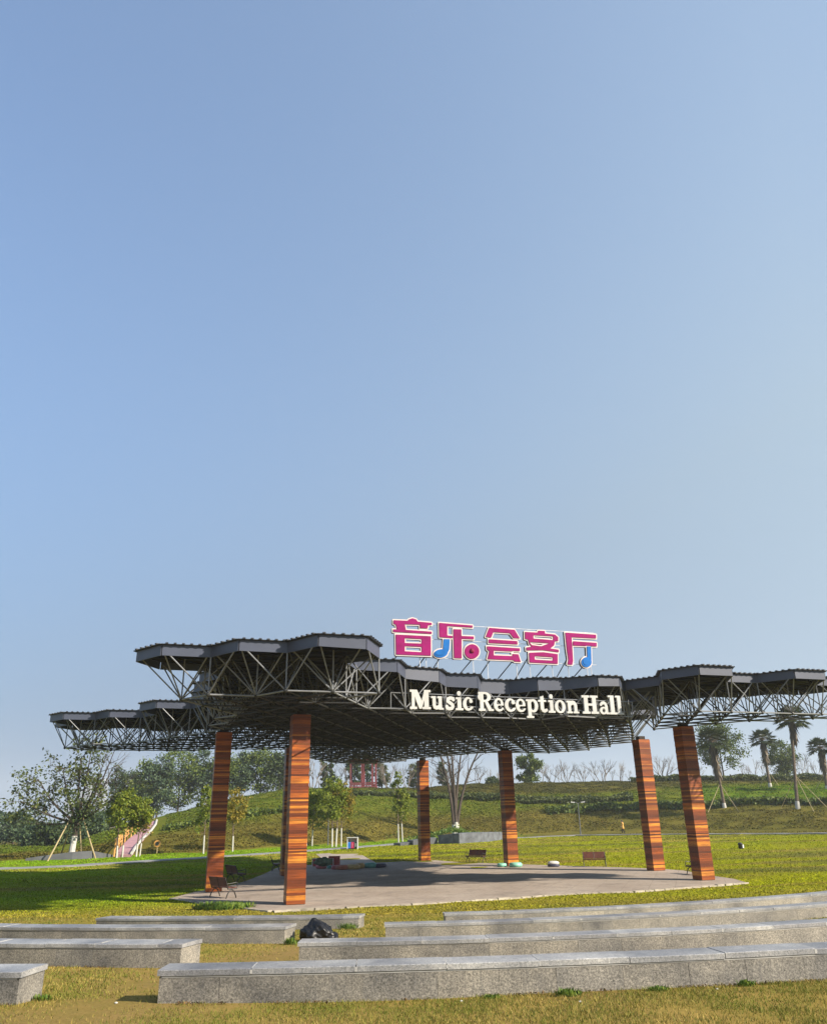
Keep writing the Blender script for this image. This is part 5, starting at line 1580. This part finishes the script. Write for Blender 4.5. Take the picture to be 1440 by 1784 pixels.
# ------------------------------------------------------------------ grass blades and weeds near the viewer
def blades(name, n, region, h, w, mat, kind='stuff', label=None, cat=None):
    x, y = region(n)
    z = ground_z(x, y); m = len(x)
    a = rng.uniform(0, 6.283, m); hh = h * rng.uniform(.45, 1.3, m); ln = rng.normal(0, .5, (m, 2)) * hh[:, None]
    dx, dy = np.cos(a) * w * .5, np.sin(a) * w * .5
    B = np.stack([x, y, z - .004], 1)
    V = np.stack([B + np.stack([dx, dy, 0 * dx], 1), B - np.stack([dx, dy, 0 * dx], 1), B + np.stack([ln[:, 0], ln[:, 1], hh], 1)], 1)
    o = np_mesh(name, V, 3, MAT[mat])
    tag(o, label, cat, None, kind)
    return o
def seat_mask(x, y):
    bad = np.zeros(len(x), bool)
    for row, (c, R0, zb) in ROWC.items():
        r = np.hypot(x - c[0], y - c[1]); a = np.arctan2(x - c[0], -(y - c[1]))
        inrow = (r < R0 + .01) & (r > R0 - DEPTH - .01)
        gap = {1: ((30, 1697), (279.3, 1688)), 2: ((313, 1647), (517.7, 1643)), 3: ((493, 1618), (669, 1610)), 4: ((625, 1598), (773, 1592))}[row]
        g0, g1 = (row_angle(c, at(u, v, zb + HB)) for u, v in gap)
        bad |= inrow & ~((a > g0) & (a < g1))
    return bad
def reg(y0, y1, k=1.0):
    def f(n):
        y = rng.uniform(y0, y1, n) if k == 1 else y0 + (y1 - y0) * rng.random(n) ** k
        x = rng.uniform(-1, 1, n) * (.58 * y + .6)
        keep = ~seat_mask(x, y)
        # thin the grass on the worn footpath down the aisle
        path = np.exp(-((x + 3.9 - (y - 12) * .16) / 1.3) ** 2) * (y < 22)
        keep &= rng.random(n) > .90 * path
        keep &= rng.random(n) < .55 + .55 * vnoise(x, y, .8, 8) + .35 * vnoise(x, y, 2.6, 9)
        return x[keep], y[keep]
    return f
blades('grass', 150000, reg(8.3, 12.5), .040, .010, 'blades')
blades('grass', 130000, reg(11.8, 24, 1.3), .045, .017, 'blades')
blades('grass', 90000, reg(24, 36), .05, .035, 'blades')
# weeds at the foot of the seat walls: each clump a plant
def clump(x, y, R_, h, n, label, size=.05):
    z = gz(x, y); g_ = np.random.default_rng(int(abs(x * 100 + y * 10)))
    a = g_.uniform(0, 6.283, n); r = R_ * np.sqrt(g_.random(n))
    b = np.stack([x + r * np.cos(a), y + r * np.sin(a) * .5, np.full(n, z)], 1)
    t = b + np.stack([g_.normal(0, .35, n) * h, g_.normal(0, .3, n) * h, h * g_.uniform(.4, 1.1, n)], 1)
    wv = np.stack([np.cos(a + 1.57), np.sin(a + 1.57), 0 * a], 1) * size * .35
    m = b + (t - b) * .6
    V = np.stack([b, m + wv, t, m - wv], 1)
    o = np_mesh('weed_clump', V, 4, MAT['weed'])
    tag(o, label, 'weed', 'weed clumps at the foot of the seat walls')
def foot(u, v, z):
    p = at(u, v, z); return p[0], p[1] - .06
for (u, v, z), R_, h, n, lab in (((318, 1742, 1.25), .30, .13, 260, 'wide green weed clump at the left end of the nearest seat wall'), ((380, 1744, 1.25), .22, .09, 130, 'low weed clump right of the widest one at the nearest wall'),
        ((990, 1739, 1.25), .20, .12, 200, 'bushy weed clump at the foot of the nearest wall, right of the middle'), ((1145, 1729, 1.25), .16, .08, 110, 'small weed clump second from the right along the nearest wall'),
        ((1297, 1719, 1.25), .14, .11, 120, 'upright weed clump near the right end of the nearest wall'), ((856, 1740, 1.25), .14, .07, 90, 'thin weed clump left of the bushy one at the nearest wall'),
        ((507, 1646, .45), .22, .22, 160, 'tall green weed beside the rubbish bag at the end of the left wall'), ((606, 1622, .10), .40, .25, 190, 'weed clump at the foot of the farthest left wall'), ((75, 1740, 1.25), .16, .10, 90, 'weed clump by the short stub of wall at bottom left'),
        ((420, 1684, .85), .25, .12, 90, 'sparse weed clump behind the footpath gap')):
    x, y = foot(u, v, z); clump(x, y, R_ * .85, h * .72, n, lab, .036)
x, y = at_ground(392, 1583)[:2]
clump(x, y - .3, 1.3, .28, 900, 'patch of tall bright green grass in front of the plaza corner', .12)
# brown leaf litter and soil crumbs along the wall feet
LP = []
g_ = np.random.default_rng(77)
for row, n_ in ((1, 2200), (2, 1200), (3, 700)):
    c_, R0_, zb_ = ROWC[row]
    a_ = g_.uniform(-.32, .30, n_); r_ = R0_ + .02 + np.abs(g_.normal(0, .05, n_)) + .05 * (g_.random(n_) ** 3)
    x_ = c_[0] + r_ * np.sin(a_); y_ = c_[1] - r_ * np.cos(a_)
    gp_ = {1: ((30, 1697), (279.3, 1688)), 2: ((313, 1647), (517.7, 1643)), 3: ((493, 1618), (669, 1610))}[row]
    g0_, g1_ = (row_angle(c_, at(u, v, zb_ + HB)) for u, v in gp_)
    k_ = (vnoise(x_, y_, .5, 41) > -.1) & ~((a_ > g0_) & (a_ < g1_))
    LP.append(np.stack([x_, y_, ground_z(x_, y_) + .012 + .012 * g_.random(n_)], 1)[k_])
LP = np.vstack(LP)
MAT['litter'] = island('leaf_litter', [(0, (.035, .026, .014)), (.6, (.10, .062, .030)), (.9, (.19, .12, .05)), (1, (.05, .07, .014))], .9, .1)
tag(np_mesh('leaf_litter', leaf_quads(LP, .038, 0, .6), 4, MAT['litter']), kind='stuff')
# small pale stones lying in the grass
for i, (u, v) in enumerate(((13, 1747), (202, 1749), (803, 1746), (1249, 1725), (1010, 1747))):
    q = at_ground(u, v)
    o = ico('pebble', 2, (.022, .018, .012), MAT['whitewash']); o.location = (q[0], q[1], q[2] + .008)
    tag(o, ('white pebble left of the bottom left wall stub', 'white pebble on the worn footpath', 'white pebble below the middle of the nearest wall', 'white pebble under the right part of the nearest wall', 'white pebble below the bushy weed clump')[i], 'pebble', 'pale pebbles in the grass')

# ------------------------------------------------------------------ the walker in the amber coat
p = at_ground(1085, 1452)
wk = empty('person', p, 'person walking left on the hill path in a long amber coat and black trousers', 'person')
def skinned(name, joints, edges, radii, mat, parent, sub=2, root_i=0):
    me = bpy.data.meshes.new(name); me.from_pydata([tuple(j) for j in joints], edges, []); me.update(); me.materials.append(mat)
    o = link(name, me, parent)
    md = o.modifiers.new('skin', 'SKIN')
    sv_ = me.skin_vertices[0].data
    for i, r in enumerate(radii):
        sv_[i].radius = (r, r) if np.isscalar(r) else r
        sv_[i].use_root = (i == root_i)
    md.use_smooth_shade = True
    ss = o.modifiers.new('sub', 'SUBSURF'); ss.levels = sub; ss.render_levels = sub
    return o
HS = 1.66
# facing -x; +y is the far side
J = [(0, 0, .93), (0, 0, 1.12), (-.01, 0, 1.32), (-.02, 0, 1.44), (-.035, 0, 1.51), (-.05, 0, 1.60),      # pelvis..head
     (0, -.09, .90), (-.12, -.09, .50), (-.10, -.09, .08), (-.24, -.09, .04),                             # near leg (forward)
     (0, .09, .90), (.06, .09, .49), (.26, .09, .12), (.15, .09, .05),                                    # far leg (back)
     (-.02, -.18, 1.38), (.02, -.24, 1.12), (-.14, -.24, .93), (-.17, -.24, .86),                         # near arm
     (-.02, .18, 1.38), (-.05, .24, 1.12), (-.20, .23, .94), (-.23, .23, .87)]
Ed = [(0, 1), (1, 2), (2, 3), (3, 4), (4, 5), (0, 6), (6, 7), (7, 8), (8, 9), (0, 10), (10, 11), (11, 12), (12, 13), (2, 14), (14, 15), (15, 16), (16, 17), (2, 18), (18, 19), (19, 20), (20, 21)]
Rr = [.125, .115, .13, .06, .06, .095, .085, .058, .042, .034, .085, .058, .042, .034, .052, .042, .033, .036, .052, .042, .033, .036]
for hi, y in ((17, -.24), (21, .23)):
    b = J[hi]
    for k in range(4):
        i0 = len(J)
        J.append((b[0] - .025, y + (k - 1.5) * .020, b[2] - .035)); J.append((b[0] - .045, y + (k - 1.5) * .021, b[2] - .075 - .008 * (1.5 - abs(k - 1.5))))
        Ed += [(hi, i0), (i0, i0 + 1)]; Rr += [.010, .008]
    i0 = len(J); J.append((b[0] - .045, y - .03, b[2] - .005)); J.append((b[0] - .065, y - .035, b[2] - .035)); Ed += [(hi, i0), (i0, i0 + 1)]; Rr += [.011, .009]
P_ = [np.array(j) + p for j in J]
skinned('body', P_, Ed, Rr, MAT['skin'], wk)
hd = p + [-.05, 0, 1.585]
hm = MB().lathe([(.05, -.10), (.095, -.05), (.108, .01), (.10, .07), (.06, .115), (.01, .125)], 16, hd + [.018, 0, .015], 1.0, .92)
hm.tube([hd + [.06, 0, .06], hd + [.13, 0, -.05], hd + [.16, 0, -.22], hd + [.15, 0, -.34]], [.07, .075, .06, .02], 8)
hm.build('hair', MAT['hair'], wk, True)
MB().lathe([(.055, -.115), (.075, -.07), (.085, -.01), (.08, .05), (.05, .09)], 14, hd + [-.035, 0, -.005], .95, .82).build('face', MAT['skin'], wk, True)
MB().tube([hd + [-.11, 0, .0], hd + [-.145, 0, -.025], hd + [-.115, 0, -.04]], [.012, .018, .01], 6).build('nose', MAT['skin'], wk)
cm = MB().lathe([(.25, .55), (.245, .75), (.21, .95), (.185, 1.08), (.20, 1.25), (.195, 1.36), (.13, 1.43), (.075, 1.47)], 20, p + [0, 0, 0], .86, .98)
for yy_, a_, b_, c_ in ((-.215, (-.02, 1.38), (.02, 1.12), (-.14, .95)), (.215, (-.02, 1.38), (-.05, 1.12), (-.19, .96))):
    cm.tube([p + [a_[0], yy_ * .85, a_[1]], p + [b_[0], yy_ * 1.1, b_[1]], p + [c_[0], yy_ * 1.1, c_[1]]], [.080, .066, .060], 10)
cm.build('coat', MAT['coat'], wk, True)
tm = MB()
for pts in ([(0, -.09, .88), (-.12, -.09, .50), (-.10, -.09, .10)], [(0, .09, .88), (.06, .09, .49), (.25, .09, .13)]):
    tm.tube([p + q for q in map(np.array, pts)], [.105, .078, .062], 10)
tm.build('trousers', MAT['trousers'], wk, True)
for q, r_ in (((-.10, -.09, .05), (-.25, -.09, .035)), ((.26, .09, .10), (.13, .09, .04))):
    MB().tube([p + np.array(q) + [.04, 0, 0], p + np.array(q), p + np.array(r_)], [.045, .055, .04], 8).build('shoe', MAT['trousers'], wk, True)

# ------------------------------------------------------------------ winter haze: one closed box of thin even air
hz = MB().box((0, 1270, 60), (3400, 2680, 132)).build('haze', None)
hm_ = bpy.data.materials.new('haze_air'); hm_.use_nodes = True
hn = hm_.node_tree; hn.nodes.clear()
ho = hn.nodes.new('ShaderNodeOutputMaterial'); hv = hn.nodes.new('ShaderNodeVolumePrincipled')
hv.inputs['Color'].default_value = (.86, .92, 1.0, 1); hv.inputs['Density'].default_value = .00030
hv.inputs['Anisotropy'].default_value = .1
hn.links.new(hv.outputs[0], ho.inputs['Volume'])
hz.data.materials.clear(); hz.data.materials.append(hm_)
hz['kind'] = 'stuff'
S.cycles.volume_bounces = 1
